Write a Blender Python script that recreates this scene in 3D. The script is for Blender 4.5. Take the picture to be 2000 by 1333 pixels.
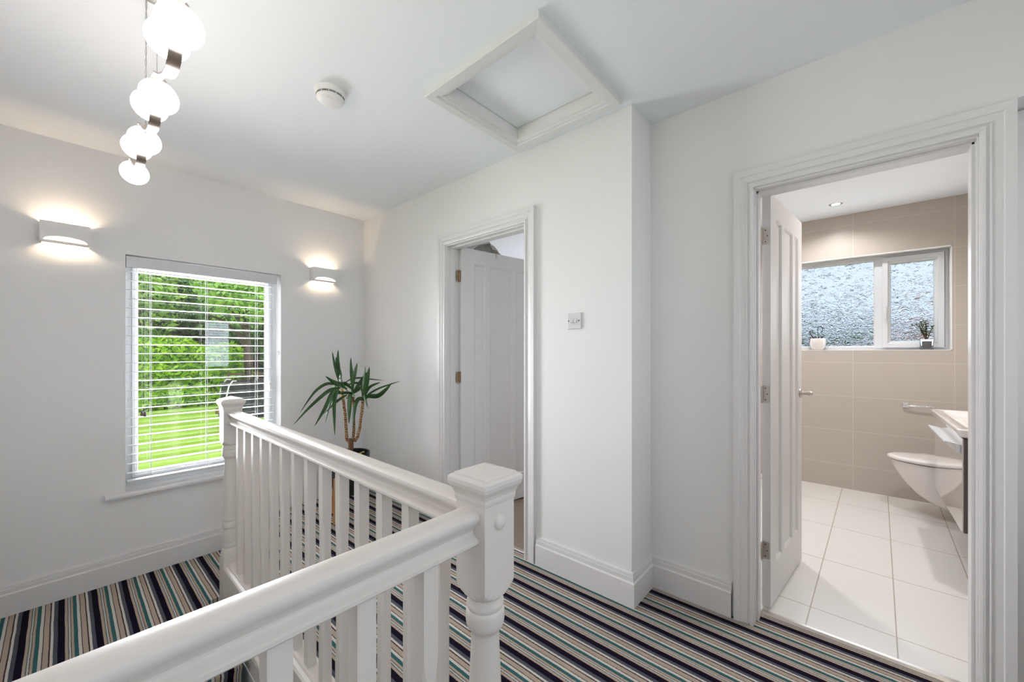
import bpy, bmesh, math, random
import numpy as np
from math import sin, cos, pi, radians as R
from mathutils import Vector, Matrix
for o in list(bpy.data.objects): bpy.data.objects.remove(o, do_unlink=True)
S = bpy.context.scene
C = S.collection
rnd = random.Random(7)

# ------------------------------------------------------------ camera
cd = bpy.data.cameras.new('camera'); cam = bpy.data.objects.new('camera', cd); C.objects.link(cam)
cam.location = (0, 0, 1.212); cam.rotation_euler = (pi/2, 0, -0.85201)
cd.sensor_width = 36; cd.lens = 766.04/2000*36; cd.shift_y = 0.01075; cd.clip_start = 0.03; cd.clip_end = 200
S.camera = cam

# ------------------------------------------------------------ world, daylight, exposure
w = bpy.data.worlds.new('sky'); S.world = w; w.use_nodes = True
nt = w.node_tree; nt.nodes.clear()
wo = nt.nodes.new('ShaderNodeOutputWorld'); bg = nt.nodes.new('ShaderNodeBackground')
tc = nt.nodes.new('ShaderNodeTexCoord'); sp = nt.nodes.new('ShaderNodeSeparateXYZ')
cr = nt.nodes.new('ShaderNodeValToRGB')
cr.color_ramp.elements[0].position = 0.0; cr.color_ramp.elements[0].color = (.62, .72, .86, 1)
cr.color_ramp.elements[1].position = 0.7; cr.color_ramp.elements[1].color = (.88, .94, 1.0, 1)
nt.links.new(tc.outputs['Generated'], sp.inputs[0]); nt.links.new(sp.outputs['Z'], cr.inputs[0])
nt.links.new(cr.outputs[0], bg.inputs[0]); nt.links.new(bg.outputs[0], wo.inputs[0])
bg.inputs[1].default_value = 1.15
sd = bpy.data.lights.new('sun', 'SUN'); so = bpy.data.objects.new('sun', sd); C.objects.link(so)
sd.energy = 1.6; sd.angle = R(20); sd.color = (1, .97, .88); so.rotation_euler = (R(38), R(-12), 0)
so.location = (0, 0, 12)

def area(name, loc, rot, sx, sy, power, col):
    l = bpy.data.lights.new(name, 'AREA'); l.shape = 'RECTANGLE'; l.size = sx; l.size_y = sy
    l.energy = power; l.color = col
    o = bpy.data.objects.new(name, l); C.objects.link(o); o.location = loc; o.rotation_euler = rot
    return o
def point(name, loc, power, col, r=.03):
    l = bpy.data.lights.new(name, 'POINT'); l.energy = power; l.color = col; l.shadow_soft_size = r
    o = bpy.data.objects.new(name, l); C.objects.link(o); o.location = loc; return o
def spot(name, loc, power, col, ang=120, r=.03):
    l = bpy.data.lights.new(name, 'SPOT'); l.energy = power; l.color = col; l.spot_size = R(ang); l.spot_blend = .6
    l.shadow_soft_size = r
    o = bpy.data.objects.new(name, l); C.objects.link(o); o.location = loc; return o
DAY = (.86, .93, 1.0); WARM = (1.0, .80, .58)
# lamps standing in for daylight; bathroom and bedroom ones hang indoors
area('daylight_landing_window', (.35, 4.10, 1.30), (R(-90), 0, 0), 3.4, 2.0, 470, (.925, .95, .985))
area('daylight_rear_window', (1.77, -1.60, 1.35), (R(90), 0, 0), .5, .9, 9, (.80, .89, 1.0))  # fill through the assumed rear window, reflected in the landing pane
area('fill_rear_left', (.13, -1.60, 1.45), (R(90), 0, 0), 1.0, 1.1, 13, (.68, .85, 1.0))  # added cool fill behind a made-up window
area('fill_stairwell', (-.66, 1.35, 1.45), (0, R(-90), 0), 1.0, 1.4, 1.5, (1.0, .93, .87))  # weak added fill behind the made-up stairwell window
area('daylight_bathroom_window', (4.60, .06, 1.64), (0, R(90), 0), .75, 1.2, 5, DAY)  # added lamp in the reveal, stands in for daylight through frosted glass
area('fill_bedroom', (4.46, 2.5, 1.5), (0, R(90), 0), 1.2, 1.1, 19, (.90, .94, 1.0))  # added lamp for bedroom daylight; no window is built there
S.view_settings.view_transform = 'Standard'; S.view_settings.look = 'None'
S.view_settings.exposure = 0.30; S.view_settings.gamma = 1.0; S.view_settings.use_curve_mapping = False

# ------------------------------------------------------------ helpers
def tag(o, label=None, cat=None, group=None, kind=None):
    if label: o['label'] = label
    if cat: o['category'] = cat
    if group: o['group'] = group
    if kind: o['kind'] = kind
    return o
def empty(name, loc=(0, 0, 0), label=None, cat=None, group=None, kind=None, rz=0):
    o = bpy.data.objects.new(name, None); C.objects.link(o); o.location = loc; o.rotation_euler = (0, 0, rz)
    o.empty_display_size = .05
    return tag(o, label, cat, group, kind)
class MB:
    """collects geometry in world coordinates and links it as ONE mesh"""
    def __init__(s): s.bm = bmesh.new(); s.M = Matrix()
    def v(s, p): return s.bm.verts.new(s.M @ Vector(p))
    def face(s, vs, m=0):
        try:
            f = s.bm.faces.new(vs); f.material_index = m; return f
        except ValueError: return None
    def box(s, a, b, m=0):
        x0, y0, z0 = a; x1, y1, z1 = b
        q = [s.v(p) for p in ((x0,y0,z0),(x1,y0,z0),(x1,y1,z0),(x0,y1,z0),(x0,y0,z1),(x1,y0,z1),(x1,y1,z1),(x0,y1,z1))]
        for i in ((3,2,1,0),(4,5,6,7),(0,1,5,4),(1,2,6,5),(2,3,7,6),(3,0,4,7)): s.face([q[k] for k in i], m)
    def rings(s, secs, closed=True, cap=True, m=0):
        """loft rings of equal count"""
        R_ = [[s.v(p) for p in r] for r in secs]; n = len(R_[0])
        for a, b in zip(R_, R_[1:]):
            for i in range(n if closed else n-1):
                j = (i+1) % n; s.face([a[i], a[j], b[j], b[i]], m)
        if cap and closed:
            s.face(list(reversed(R_[0])), m); s.face(R_[-1], m)
        return R_
    def lathe(s, prof, c=(0, 0, 0), n=32, m=0, cap=True):
        s.rings([[(c[0]+r*cos(2*pi*i/n), c[1]+r*sin(2*pi*i/n), c[2]+z) for i in range(n)] for r, z in prof], cap=cap, m=m)
    def sqlathe(s, prof, m=0):
        s.rings([[(r, r, z), (-r, r, z), (-r, -r, z), (r, -r, z)] for r, z in prof], m=m)
    def post(s, h, prof, n=64, m=0):
        """square post of half width h, cut back to radius R(z): turned work"""
        secs = []
        for r, z in prof:
            ring = []
            for i in range(n):
                a = 2*pi*(i+.0)/n + pi/4
                sq = h/max(abs(cos(a)), abs(sin(a))); q = min(sq, r)
                ring.append((q*cos(a), q*sin(a), z))
            secs.append(ring)
        s.rings(secs, m=m)
    def tube(s, pts, r, n=10, m=0, flat=None):
        pts = [Vector(p) for p in pts]; secs = []
        up = Vector((0, 0, 1))
        for i, p in enumerate(pts):
            t = (pts[min(i+1, len(pts)-1)] - pts[max(i-1, 0)]).normalized()
            a = t.cross(up)
            if a.length < 1e-3: a = t.cross(Vector((1, 0, 0)))
            a.normalize(); b = t.cross(a).normalized()
            rr = r[i] if isinstance(r, (list, tuple)) else r
            fa = flat if flat else 1
            secs.append([p + a*rr*cos(2*pi*k/n) + b*rr*fa*sin(2*pi*k/n) for k in range(n)])
        s.rings(secs, m=m)
    def sweep(s, path, prof, nrm, closed=False, m=0, cap=True):
        """profile points (a,b): a across the path in its plane (left of travel), b along nrm; mitred corners"""
        nrm = Vector(nrm).normalized(); P = [Vector(p) for p in path]; n = len(P); secs = []
        for i in range(n):
            if closed: d0 = (P[i]-P[i-1]).normalized(); d1 = (P[(i+1) % n]-P[i]).normalized()
            else:
                d0 = (P[i]-P[i-1]).normalized() if i else (P[1]-P[0]).normalized()
                d1 = (P[i+1]-P[i]).normalized() if i < n-1 else d0
            l0 = nrm.cross(d0); l1 = nrm.cross(d1); mm = (l0+l1).normalized(); k = 1/max(.2, mm.dot(l0))
            secs.append([P[i] + mm*k*a + nrm*b for a, b in prof])
        if closed: secs.append(secs[0])
        s.rings(secs, cap=(cap and not closed), m=m)
    def extr(s, poly, vec, m=0):
        s.rings([poly, [Vector(p)+Vector(vec) for p in poly]], m=m)
    def build(s, name, mats, parent=None, smooth=None, bevel=0, seg=2):
        bm = s.bm
        bmesh.ops.remove_doubles(bm, verts=bm.verts, dist=1e-6)
        bmesh.ops.recalc_face_normals(bm, faces=bm.faces)
        me = bpy.data.meshes.new(name); bm.to_mesh(me); bm.free()
        o = bpy.data.objects.new(name, me); C.objects.link(o)
        for mt in (mats if isinstance(mats, (list, tuple)) else [mats]): me.materials.append(mt)
        if parent:
            o.parent = parent; o.matrix_parent_inverse = pmat(parent).inverted()
        if bevel:
            b = o.modifiers.new('bevel', 'BEVEL'); b.width = bevel; b.segments = seg; b.limit_method = 'ANGLE'; b.angle_limit = R(40)
        if smooth is not None:
            me.polygons.foreach_set('use_smooth', [True]*len(me.polygons))
            me.set_sharp_from_angle(angle=R(smooth))
        return o
def pmat(o):
    m = Matrix.LocRotScale(o.location, o.rotation_euler, o.scale)
    return (pmat(o.parent) @ o.matrix_parent_inverse @ m) if o.parent else m
def local(loc, rz): return Matrix.Translation(loc) @ Matrix.Rotation(rz, 4, 'Z')

# ------------------------------------------------------------ materials
class NM:
    def __init__(s, name, color=(.8,.8,.8), rough=.5, metal=0, **kw):
        s.m = bpy.data.materials.new(name); s.m.use_nodes = True; s.n = s.m.node_tree.nodes; s.l = s.m.node_tree.links
        s.b = s.n['Principled BSDF']; s.b.inputs['Base Color'].default_value = (*color, 1)
        s.b.inputs['Roughness'].default_value = rough; s.b.inputs['Metallic'].default_value = metal
        for k, v in kw.items(): s.b.inputs[k.replace('_', ' ')].default_value = v
    def node(s, t, **kw):
        q = s.n.new(t)
        for k, v in kw.items():
            if k in q.inputs: q.inputs[k].default_value = v
            else: setattr(q, k, v)
        return q
    def coord(s, kind='Object'): return s.node('ShaderNodeTexCoord').outputs[kind]
    def math(s, op, a, b=None):
        q = s.node('ShaderNodeMath', operation=op)
        for i, x in enumerate((a, b)):
            if x is None: continue
            if isinstance(x, (int, float)): q.inputs[i].default_value = x
            else: s.l.new(x, q.inputs[i])
        return q.outputs[0]
    def noise(s, scale, detail=3, vec=None, rough=.5):
        q = s.node('ShaderNodeTexNoise'); q.inputs['Scale'].default_value = scale; q.inputs['Detail'].default_value = detail
        q.inputs['Roughness'].default_value = rough
        s.l.new(vec or s.coord(), q.inputs['Vector']); return q.outputs['Fac']
    def bump(s, h, strength=.2, dist=.002):
        q = s.node('ShaderNodeBump'); q.inputs['Strength'].default_value = strength; q.inputs['Distance'].default_value = dist
        s.l.new(h, q.inputs['Height']); s.l.new(q.outputs[0], s.b.inputs['Normal']); return q
    def ramp(s, fac, stops, interp='LINEAR'):
        q = s.node('ShaderNodeValToRGB'); e = q.color_ramp.elements; q.color_ramp.interpolation = interp
        while len(e) > 1: e.remove(e[-1])
        e[0].position = stops[0][0]; e[0].color = (*stops[0][1], 1)
        for p_, c in stops[1:]:
            k = e.new(p_); k.color = (*c, 1)
        s.l.new(fac, q.inputs[0]); return q.outputs[0]
    def color(s, out): s.l.new(out, s.b.inputs['Base Color'])
    def mix(s, fac, a, b, mode='MIX'):
        q = s.node('ShaderNodeMix', data_type='RGBA', blend_type=mode)
        for i, x in ((0, fac), (6, a), (7, b)):
            if isinstance(x, (int, float)): q.inputs[i].default_value = x
            elif isinstance(x, tuple): q.inputs[i].default_value = (*x, 1)
            else: s.l.new(x, q.inputs[i])
        return q.outputs[2]

def paint(name, col, rough, bump=.05, sc=60):
    k = NM(name, col, rough); k.bump(k.noise(sc, 4), bump, .002); return k.m
wall_m = paint('wall_paint', (.835, .818, .806), .7, .06, 25)
ceil_m = paint('ceiling_paint', (.88, .90, .925), .8, .05, 25)
wood_m = paint('white_gloss_paint', (.735, .68, .635), .38, .05, 30)
skirt_m = paint('skirting_paint', (.77, .75, .74), .3, .04, 30)
door_m = paint('door_paint', (.78, .765, .755), .4, .04, 30)
plaster_m = paint('plaster_white', (.82, .80, .78), .6, .03, 60)
pvc_m = NM('white_pvc', (.74, .76, .78), .25).m
blind_m = NM('blind_white', (.68, .68, .69), .35).m
grey_pvc = NM('switch_plastic', (.70, .69, .68), .3).m
alarm_m = NM('alarm_plastic', (.82, .80, .79), .4).m
dark_slot = NM('dark_slot', (.03, .025, .02), .6).m
brass_m = NM('aged_brass', (.36, .25, .15), .35, 1).m
nickel_m = NM('satin_nickel', (.62, .57, .52), .3, 1).m
link_m = NM('rose_nickel', (.62, .53, .47), .32, 1).m
chrome_m = NM('chrome', (.85, .87, .9), .08, 1).m
cord_m = NM('blind_cord', (.80, .80, .78), .7).m
cable_m = NM('clear_cable', (.45, .44, .43), .4).m
ceramic_m = NM('white_ceramic', (.84, .80, .77), .08, 0, Coat_Weight=.5).m
black_m = NM('black_pot_glaze', (.012, .012, .014), .3).m
soil_m = paint('soil', (.05, .035, .025), .9, .8, 120)
screw_m = NM('screw_dark', (.05, .045, .04), .4, 1).m

def emit(name, col, st):
    k = NM(name, col, .3); k.b.inputs['Emission Color'].default_value = (*col, 1); k.b.inputs['Emission Strength'].default_value = st
    return k.m
globe_m = emit('opal_glass_lit', (1.0, .92, .84), 10)
glow_m = emit('warm_diffuser_lit', (1.0, .84, .62), 2.2)
lamp_m = emit('warm_lamp_lit', (1.0, .79, .56), 125)
down_m = emit('downlight_lit', (1.0, .86, .66), 14)

def carpet(name, x0, period):
    k = NM(name, (.5, .4, .3), .95)
    sx = k.node('ShaderNodeSeparateXYZ'); k.l.new(k.coord(), sx.inputs[0])
    n1 = k.noise(160, 2); n2 = k.noise(6, 2)
    x = k.math('ADD', sx.outputs['X'], k.math('MULTIPLY', k.math('SUBTRACT', n1, .5), .004))
    x = k.math('ADD', x, k.math('MULTIPLY', k.math('SUBTRACT', n2, .5), .004))
    f = k.math('FRACT', k.math('DIVIDE', k.math('SUBTRACT', x, x0-40*period), period))
    navy = (.010, .005, .018); beige = (.60, .475, .375); teal = (.055, .165, .175); cream = (.84, .79, .72)
    brown = (.075, .05, .05); slate = (.11, .12, .15); pale = (.70, .74, .74)
    c = k.ramp(f, [(0, navy), (.185, beige), (.265, teal), (.282, beige), (.30, pale), (.335, brown), (.352, beige), (.42, teal),
                   (.53, cream), (.615, brown), (.638, beige), (.775, brown), (.815, cream), (.885, slate)], 'CONSTANT')
    sp_ = k.noise(420, 2)
    c = k.mix(k.math('MULTIPLY', k.math('SUBTRACT', sp_, .42), .5), c, (.02, .015, .015))
    k.color(c)
    k.bump(k.noise(380, 3, rough=.7), .9, .006)
    k.b.inputs['Specular IOR Level'].default_value = .1
    k.b.inputs['Sheen Weight'].default_value = 0
    return k.m
carpet_up = carpet('striped_carpet_landing', 1.696, .1275)
carpet_low = carpet('striped_carpet_stairs', .2265, .1228)
k = NM('beige_carpet', (.33, .25, .20), .95); k.color(k.ramp(k.noise(300, 3), [(.3, (.20, .145, .11)), (.7, (.48, .37, .30))])); k.bump(k.noise(300, 3), .8, .006); beige_carpet = k.m

def tiles(name, c1, c2, mortar, bw, rh, off, loc, rot, axes, rough, msize=.004, bump=.3):
    k = NM(name, c1, rough)
    sx = k.node('ShaderNodeSeparateXYZ'); k.l.new(k.coord(), sx.inputs[0])
    cb = k.node('ShaderNodeCombineXYZ'); k.l.new(sx.outputs[axes[0]], cb.inputs[0]); k.l.new(sx.outputs[axes[1]], cb.inputs[1])
    mp = k.node('ShaderNodeMapping', vector_type='TEXTURE'); k.l.new(cb.outputs[0], mp.inputs[0])
    mp.inputs['Location'].default_value = (*loc, 0); mp.inputs['Rotation'].default_value = (0, 0, rot)
    b = k.node('ShaderNodeTexBrick', offset=off, squash=1.0); k.l.new(mp.outputs[0], b.inputs['Vector'])
    b.inputs['Scale'].default_value = 1; b.inputs['Brick Width'].default_value = bw; b.inputs['Row Height'].default_value = rh
    b.inputs['Mortar Size'].default_value = msize; b.inputs['Mortar Smooth'].default_value = .2; b.inputs['Bias'].default_value = 0
    b.inputs['Color1'].default_value = (*c1, 1); b.inputs['Color2'].default_value = (*c2, 1); b.inputs['Mortar'].default_value = (*mortar, 1)
    k.color(b.outputs['Color']); iv = k.math('SUBTRACT', 1.0, b.outputs['Fac']); k.bump(iv, bump, .002)
    return k.m
floor_tile = tiles('cream_floor_tile', (.84, .815, .785), (.83, .805, .775), (.50, .43, .36), .59, .293, 0.0, (2.338, .160), -.033, 'XY', .22, .0026)
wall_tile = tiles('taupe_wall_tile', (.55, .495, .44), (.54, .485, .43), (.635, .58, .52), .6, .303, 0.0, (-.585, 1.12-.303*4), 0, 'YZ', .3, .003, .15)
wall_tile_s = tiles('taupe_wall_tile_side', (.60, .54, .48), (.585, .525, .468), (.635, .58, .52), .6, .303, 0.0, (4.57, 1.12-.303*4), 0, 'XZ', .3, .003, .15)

def glass_thin(name, tint=(1, 1, 1), gl=.08):
    m = bpy.data.materials.new(name); m.use_nodes = True; n = m.node_tree.nodes; l = m.node_tree.links; n.clear()
    out = n.new('ShaderNodeOutputMaterial'); mx = n.new('ShaderNodeMixShader'); t = n.new('ShaderNodeBsdfTransparent'); g = n.new('ShaderNodeBsdfGlossy')
    f = n.new('ShaderNodeFresnel'); f.inputs[0].default_value = 1.5
    g.inputs['Roughness'].default_value = 0.0; t.inputs[0].default_value = (*tint, 1)
    l.new(f.outputs[0], mx.inputs[0]); l.new(t.outputs[0], mx.inputs[1]); l.new(g.outputs[0], mx.inputs[2]); l.new(mx.outputs[0], out.inputs[0])
    return m
glass_m = glass_thin('clear_window_glass')
k = NM('obscure_glass', (.84, .89, .95), .05); k.b.inputs['Transmission Weight'].default_value = 1; k.b.inputs['IOR'].default_value = 1.45
vo = k.node('ShaderNodeTexVoronoi', feature='SMOOTH_F1'); vo.inputs['Scale'].default_value = 34
mp = k.node('ShaderNodeMapping'); k.l.new(k.coord(), mp.inputs[0]); mp.inputs['Scale'].default_value = (1, 1, 1.5)
nz = k.node('ShaderNodeTexNoise'); nz.inputs['Scale'].default_value = 16; nz.inputs['Detail'].default_value = 1.5; nz.inputs['Distortion'].default_value = 2.2
k.l.new(mp.outputs[0], vo.inputs['Vector']); k.l.new(mp.outputs[0], nz.inputs['Vector'])
rid = k.math('ABSOLUTE', k.math('SUBTRACT', nz.outputs['Fac'], .5))
k.bump(k.math('ADD', k.math('MULTIPLY', rid, 2.0), k.math('MULTIPLY', vo.outputs['Distance'], .5)), 1.0, .0065)
obscure_m = k.m
k = NM('clear_pot_glass', (.9, .95, 1), .05); k.b.inputs['Transmission Weight'].default_value = .95; potglass_m = k.m

def leafmat(name, c1, c2, sc=8, rough=.5, tr=.25):
    k = NM(name, c1, rough); k.color(k.ramp(k.noise(sc, 2), [(.3, c1), (.7, c2)]))
    k.b.inputs['Subsurface Weight'].default_value = 0
    if tr:
        t = k.node('ShaderNodeBsdfTranslucent'); t.inputs[0].default_value = (*[min(1, x*1.3) for x in c2], 1)
        mx = k.node('ShaderNodeMixShader'); mx.inputs[0].default_value = tr
        out = k.n['Material Output']; k.l.new(k.b.outputs[0], mx.inputs[1]); k.l.new(t.outputs[0], mx.inputs[2]); k.l.new(mx.outputs[0], out.inputs[0])
    return k.m
yucca_m = leafmat('yucca_leaf', (.012, .055, .012), (.04, .13, .025), 14, .35, .1)
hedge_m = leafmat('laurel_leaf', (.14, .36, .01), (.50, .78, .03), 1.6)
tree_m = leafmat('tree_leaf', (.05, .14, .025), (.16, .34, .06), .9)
lime_m = leafmat('lime_leaf', (.22, .42, .05), (.48, .70, .16), 1.2)
dark_m = leafmat('conifer_leaf', (.02, .05, .015), (.06, .13, .04), .8)
bark_m = NM('bark', (.10, .065, .045), .9).m
k = NM('lawn', (.3, .5, .03), .95)
sx = k.node('ShaderNodeSeparateXYZ'); k.l.new(k.coord(), sx.inputs[0])
wv = k.math('SINE', k.math('MULTIPLY', k.math('ADD', sx.outputs['Y'], k.math('MULTIPLY', sx.outputs['X'], .12)), 3.1))
c1 = k.mix(k.math('ADD', .5, k.math('MULTIPLY', wv, .5)), (.30, .52, .035), (.44, .70, .09))
c1 = k.mix(k.math('MULTIPLY', k.noise(30, 4), .5), c1, (.20, .36, .03)); k.color(c1); k.bump(k.noise(60, 3), .6, .03); lawn_m = k.m
timber_m = paint('garden_timber', (.22, .13, .075), .8, .5, 12)
k = NM('trampoline_net', (.02, .025, .03), .9); k.b.inputs['Alpha'].default_value = .72; net_m = k.m
brick_m = tiles('red_brick', (.33, .12, .08), (.27, .09, .06), (.35, .3, .27), .22, .075, .5, (0, 0), 0, 'YZ', .85, .01, .4)
darkwood_m = paint('dark_veneer', (.085, .065, .062), .35, .1, 40)
k = NM('gloss_front', (.62, .58, .55), .04, 0, Coat_Weight=1.0); k.b.inputs['Specular IOR Level'].default_value = 1.0; gloss_m = k.m
fabric_m = paint('grey_fabric', (.80, .77, .74), .95, .4, 90)
k = NM('yucca_bark', (.30, .16, .07), .8); wv = k.node('ShaderNodeTexWave', wave_type='BANDS', bands_direction='Z'); wv.inputs['Scale'].default_value = 22; wv.inputs['Distortion'].default_value = 6; wv.inputs['Detail'].default_value = 2; wv.inputs['Detail Scale'].default_value = 3
k.l.new(k.coord(), wv.inputs['Vector']); k.color(k.ramp(wv.outputs['Fac'], [(.25, (.09, .03, .02)), (.6, (.52, .32, .15))])); k.bump(wv.outputs['Fac'], .6, .004); ybark_m = k.m
ytrunk_m = paint('yucca_trunk', (.17, .085, .045), .85, .6, 60)
orange_m = paint('oak_leg', (.55, .27, .09), .45, .1, 30)
dry_m = NM('dry_leaf_base', (.75, .35, .06), .6).m
yellow_m = NM('yellow_leaf', (.55, .50, .10), .5).m
tassel_m = NM('tassel_wood', (.16, .12, .12), .5).m
terra_m = NM('succulent_brown', (.05, .03, .03), .5).m

# ------------------------------------------------------------ room shell
XC, XR, YW = 1.789, 2.020, 3.351      # door wall, recessed wall, window wall
HC = 2.40
def wallbox(mb, axis, c0, c1, u0, u1, z0, z1, holes=()):
    """wall between c0..c1 on axis, spanning u (other axis) and z, with rectangular holes (ua,ub,za,zb)"""
    us = sorted({u0, u1, *[h[0] for h in holes], *[h[1] for h in holes]}); us = [u for u in us if u0 <= u <= u1]
    for ua, ub in zip(us, us[1:]):
        spans = [(z0, z1)]
        for h in holes:
            if h[0] <= ua+1e-6 and h[1] >= ub-1e-6:
                new = []
                for a, b in spans:
                    if h[2] > a: new.append((a, min(b, h[2])))
                    if h[3] < b: new.append((max(a, h[3]), b))
                spans = [q for q in new if q[1]-q[0] > 1e-5]
        for a, b in spans:
            if axis == 'x': mb.box((c0, ua, a), (c1, ub, b))
            else: mb.box((ua, c0, a), (ub, c1, b))
WIN = (.248, 1.108, .3295, 1.81)
D1 = (1.461, 2.188, 0, 1.972); D2 = (-.312, .338, 0, 1.942); D3 = (-1.16, -.393, 0, 2.03)
b = MB(); wallbox(b, 'y', YW, YW+.28, -.55, 1.85, -2.75, 2.6, [WIN]); wallbox(b, 'y', YW, YW+.28, 1.85, 4.7, -2.75, 2.6)
tag(b.build('wall_window', wall_m), 'white painted wall holding the window with the slatted blind', 'wall', kind='structure')
b = MB(); wallbox(b, 'x', XC, 1.909, .804, YW, -.25, 2.6, [(D1[0], D1[1], -.0001, D1[3])]); b.box((1.909, .804, -.25), (2.15, 1.05, 2.6))
tag(b.build('wall_bedroom', wall_m), 'white wall with the light switch and the narrow open doorway', 'wall', kind='structure')
BW0, BW1 = 2.02, 2.15
b = MB(); wallbox(b, 'x', BW0, BW1, -1.45, .804, -.25, 2.6, [(D2[0], D2[1], -.0001, D2[3]), (D3[0], D3[1], -.0001, D3[3])])
tag(b.build('wall_bathroom_door', wall_m), 'white recessed wall around the bathroom doorway', 'wall', kind='structure')
LW = (.70, 2.0, .98, 1.95)
b = MB(); wallbox(b, 'x', -.62, -.40, -1.45, YW+.28, -2.75, 2.6, [LW])
tag(b.build('wall_left', wall_m), 'plain white wall on the far side of the stairwell', 'wall', kind='structure')
RW = (1.56, 1.96, .93, 1.78); RW2 = (-.32, .58, .90, 1.98)
b = MB(); wallbox(b, 'y', -1.45, -1.30, -.62, 2.15, -2.75, 2.6, [RW, RW2])
tag(b.build('wall_rear', wall_m), 'white wall behind the viewer with an assumed and an added window', 'wall', kind='structure')
wl = empty('added_window_4', (-.5, 1.35, .98), 'unseen white framed window added in the left wall to light the stairwell', 'window', kind='structure')  # unseen window made up to let extra light into the stairwell
b = MB(); b.sweep([(-.56, LW[0], LW[2]), (-.56, LW[1], LW[2]), (-.56, LW[1], LW[3]), (-.56, LW[0], LW[3])], [(0, 0), (.045, 0), (.045, .05), (0, .05)], (1, 0, 0), closed=True)
b.box((-.56, 1.33, 1.02), (-.51, 1.37, 1.91)); b.build('window_frame', pvc_m, wl)
b = MB(); b.box((-.545, .74, 1.02), (-.540, 1.96, 1.91)); b.build('window_pane', glass_m, wl)
w5 = empty('added_window_5', (.13, -1.4, .9), 'unseen white framed window added behind the viewer for more daylight', 'window', kind='structure')  # made-up window placed to bring in cool fill light
b = MB(); b.sweep([(RW2[0], -1.38, RW2[2]), (RW2[1], -1.38, RW2[2]), (RW2[1], -1.38, RW2[3]), (RW2[0], -1.38, RW2[3])], [(0, 0), (.045, 0), (.045, .05), (0, .05)], (0, -1, 0), closed=True)
b.box((.11, -1.43, .945), (.15, -1.38, 1.935)); b.build('window_frame', pvc_m, w5)
b = MB(); b.box((-.28, -1.405, .94), (.54, -1.40, 1.94)); b.build('window_pane', glass_m, w5)
# rear window assumed from its reflection, also there to bring in light
wr = empty('window_3', (1.76, -1.4, .93), 'assumed narrow white framed window behind the viewer, reflected in the landing pane', 'window', kind='structure')
b = MB(); b.sweep([(RW[0], -1.38, RW[2]), (RW[1], -1.38, RW[2]), (RW[1], -1.38, RW[3]), (RW[0], -1.38, RW[3])], [(0, 0), (.03, 0), (.03, .05), (0, .05)], (0, -1, 0), closed=True)
b.build('window_frame', pvc_m, wr, bevel=.004)
b = MB(); b.box((1.57, -1.405, .94), (1.95, -1.40, 1.77)); b.build('window_pane', glass_m, wr)
b = MB()
for k_ in range(17): b.box((1.59, -1.36, .98+.046*k_), (1.93, -1.32, .983+.046*k_))
b.build('blind_slats', blind_m, wr)

b = MB()
HX0, HX1, HY0, HY1 = 1.150, 1.660, .893, 1.412
for bx in (((-.4, -1.3, HC), (HX0, YW, 2.5)), ((HX1, -1.3, HC), (2.15, YW, 2.5)), ((HX0, -1.3, HC), (HX1, HY0, 2.5)), ((HX0, HY1, HC), (HX1, YW, 2.5))): b.box(*bx)
tag(b.build('ceiling', ceil_m), 'white ceiling over the landing around the loft hatch', 'ceiling', kind='structure')
b = MB(); b.box((2.15, -.80, 2.43), (4.7, 1.05, 2.55))
tag(b.build('ceiling', ceil_m), 'white bathroom ceiling with the recessed spotlight', 'ceiling', kind='structure')
b = MB(); b.box((1.909, 1.05, 2.4), (4.7, YW, 2.5))
tag(b.build('ceiling', ceil_m), 'bluish white ceiling seen over the bedroom door', 'ceiling', kind='structure')

# floors
b = MB(); b.box((.60, .60, -.02), (1.789, 2.70, 0)); b.box((.93, 2.70, -.02), (1.789, YW, 0)); b.box((-.40, -1.30, -.02), (BW1-.012, .60, 0)); b.box((1.789, .60, -.02), (2.02, .804, 0)); b.box((1.789, 1.461, -.02), (1.835, 2.188, 0))
tag(b.build('floor', carpet_up), 'landing floor in navy, teal and beige striped carpet', 'floor', kind='structure')
b = MB(); b.box((.60, .59, -.25), (1.909, 2.69, -.021)); b.box((.94, 2.69, -.25), (1.909, YW, -.021)); b.box((-.40, -1.30, -.25), (2.15, .59, -.021))
tag(b.build('floor', wall_m), 'white edged slab under the landing carpet', 'floor', kind='structure')
b = MB(); b.box((BW1-.012, -.80, -.05), (4.57, 1.05, 0))
tag(b.build('floor', floor_tile), 'bathroom floor of cream rectangular tiles', 'floor', kind='structure')
b = MB(); b.box((1.835, 1.05, -.03), (4.7, YW, 0))
tag(b.build('floor', beige_carpet), 'bedroom floor in plain beige carpet', 'floor', kind='structure')
b = MB(); b.box((-.4, -1.3, -2.8), (.66, YW, -2.75))
tag(b.build('floor', beige_carpet), 'floor at the foot of the stairs', 'floor', kind='structure')
# stair flight: quarter landing, rounded nosings, steps going down towards the viewer
prof = [(YW-.002, -.21), (YW-.002, -.17)]
y, z = 2.06, -.17
for i in range(13):
    for a in range(0, 91, 18): prof.append((y+.03-.03*sin(R(a))-.0, z-.03+.03*cos(R(a))))
    prof.append((y+.012, z-.06)); prof.append((y+.012, z-.192)); y -= .215; z -= .192
    if i < 12: pass
prof = prof[:-1] + [(y+.227, -2.74), (YW-.002, -2.74)]
b = MB(); b.extr([(-.398, p, q) for p, q in prof], (.926, 0, 0)); b.box((.528, 2.70, -.21), (.915, YW-.002, -.17))
tag(b.build('staircase', carpet_low, smooth=40), 'lower landing and stairs in striped carpet beyond the white rail', 'stairs')
# risers between lower and upper landing
b = MB(); b.box((.915, 2.70, -.21), (.93, YW-.02, 0)); b.box((.60, 2.69, -.21), (.93, 2.702, 0)); tag(b.build('trim_step', skirt_m), 'riser up from the lower landing to the upper one', 'trim', kind='structure')
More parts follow.
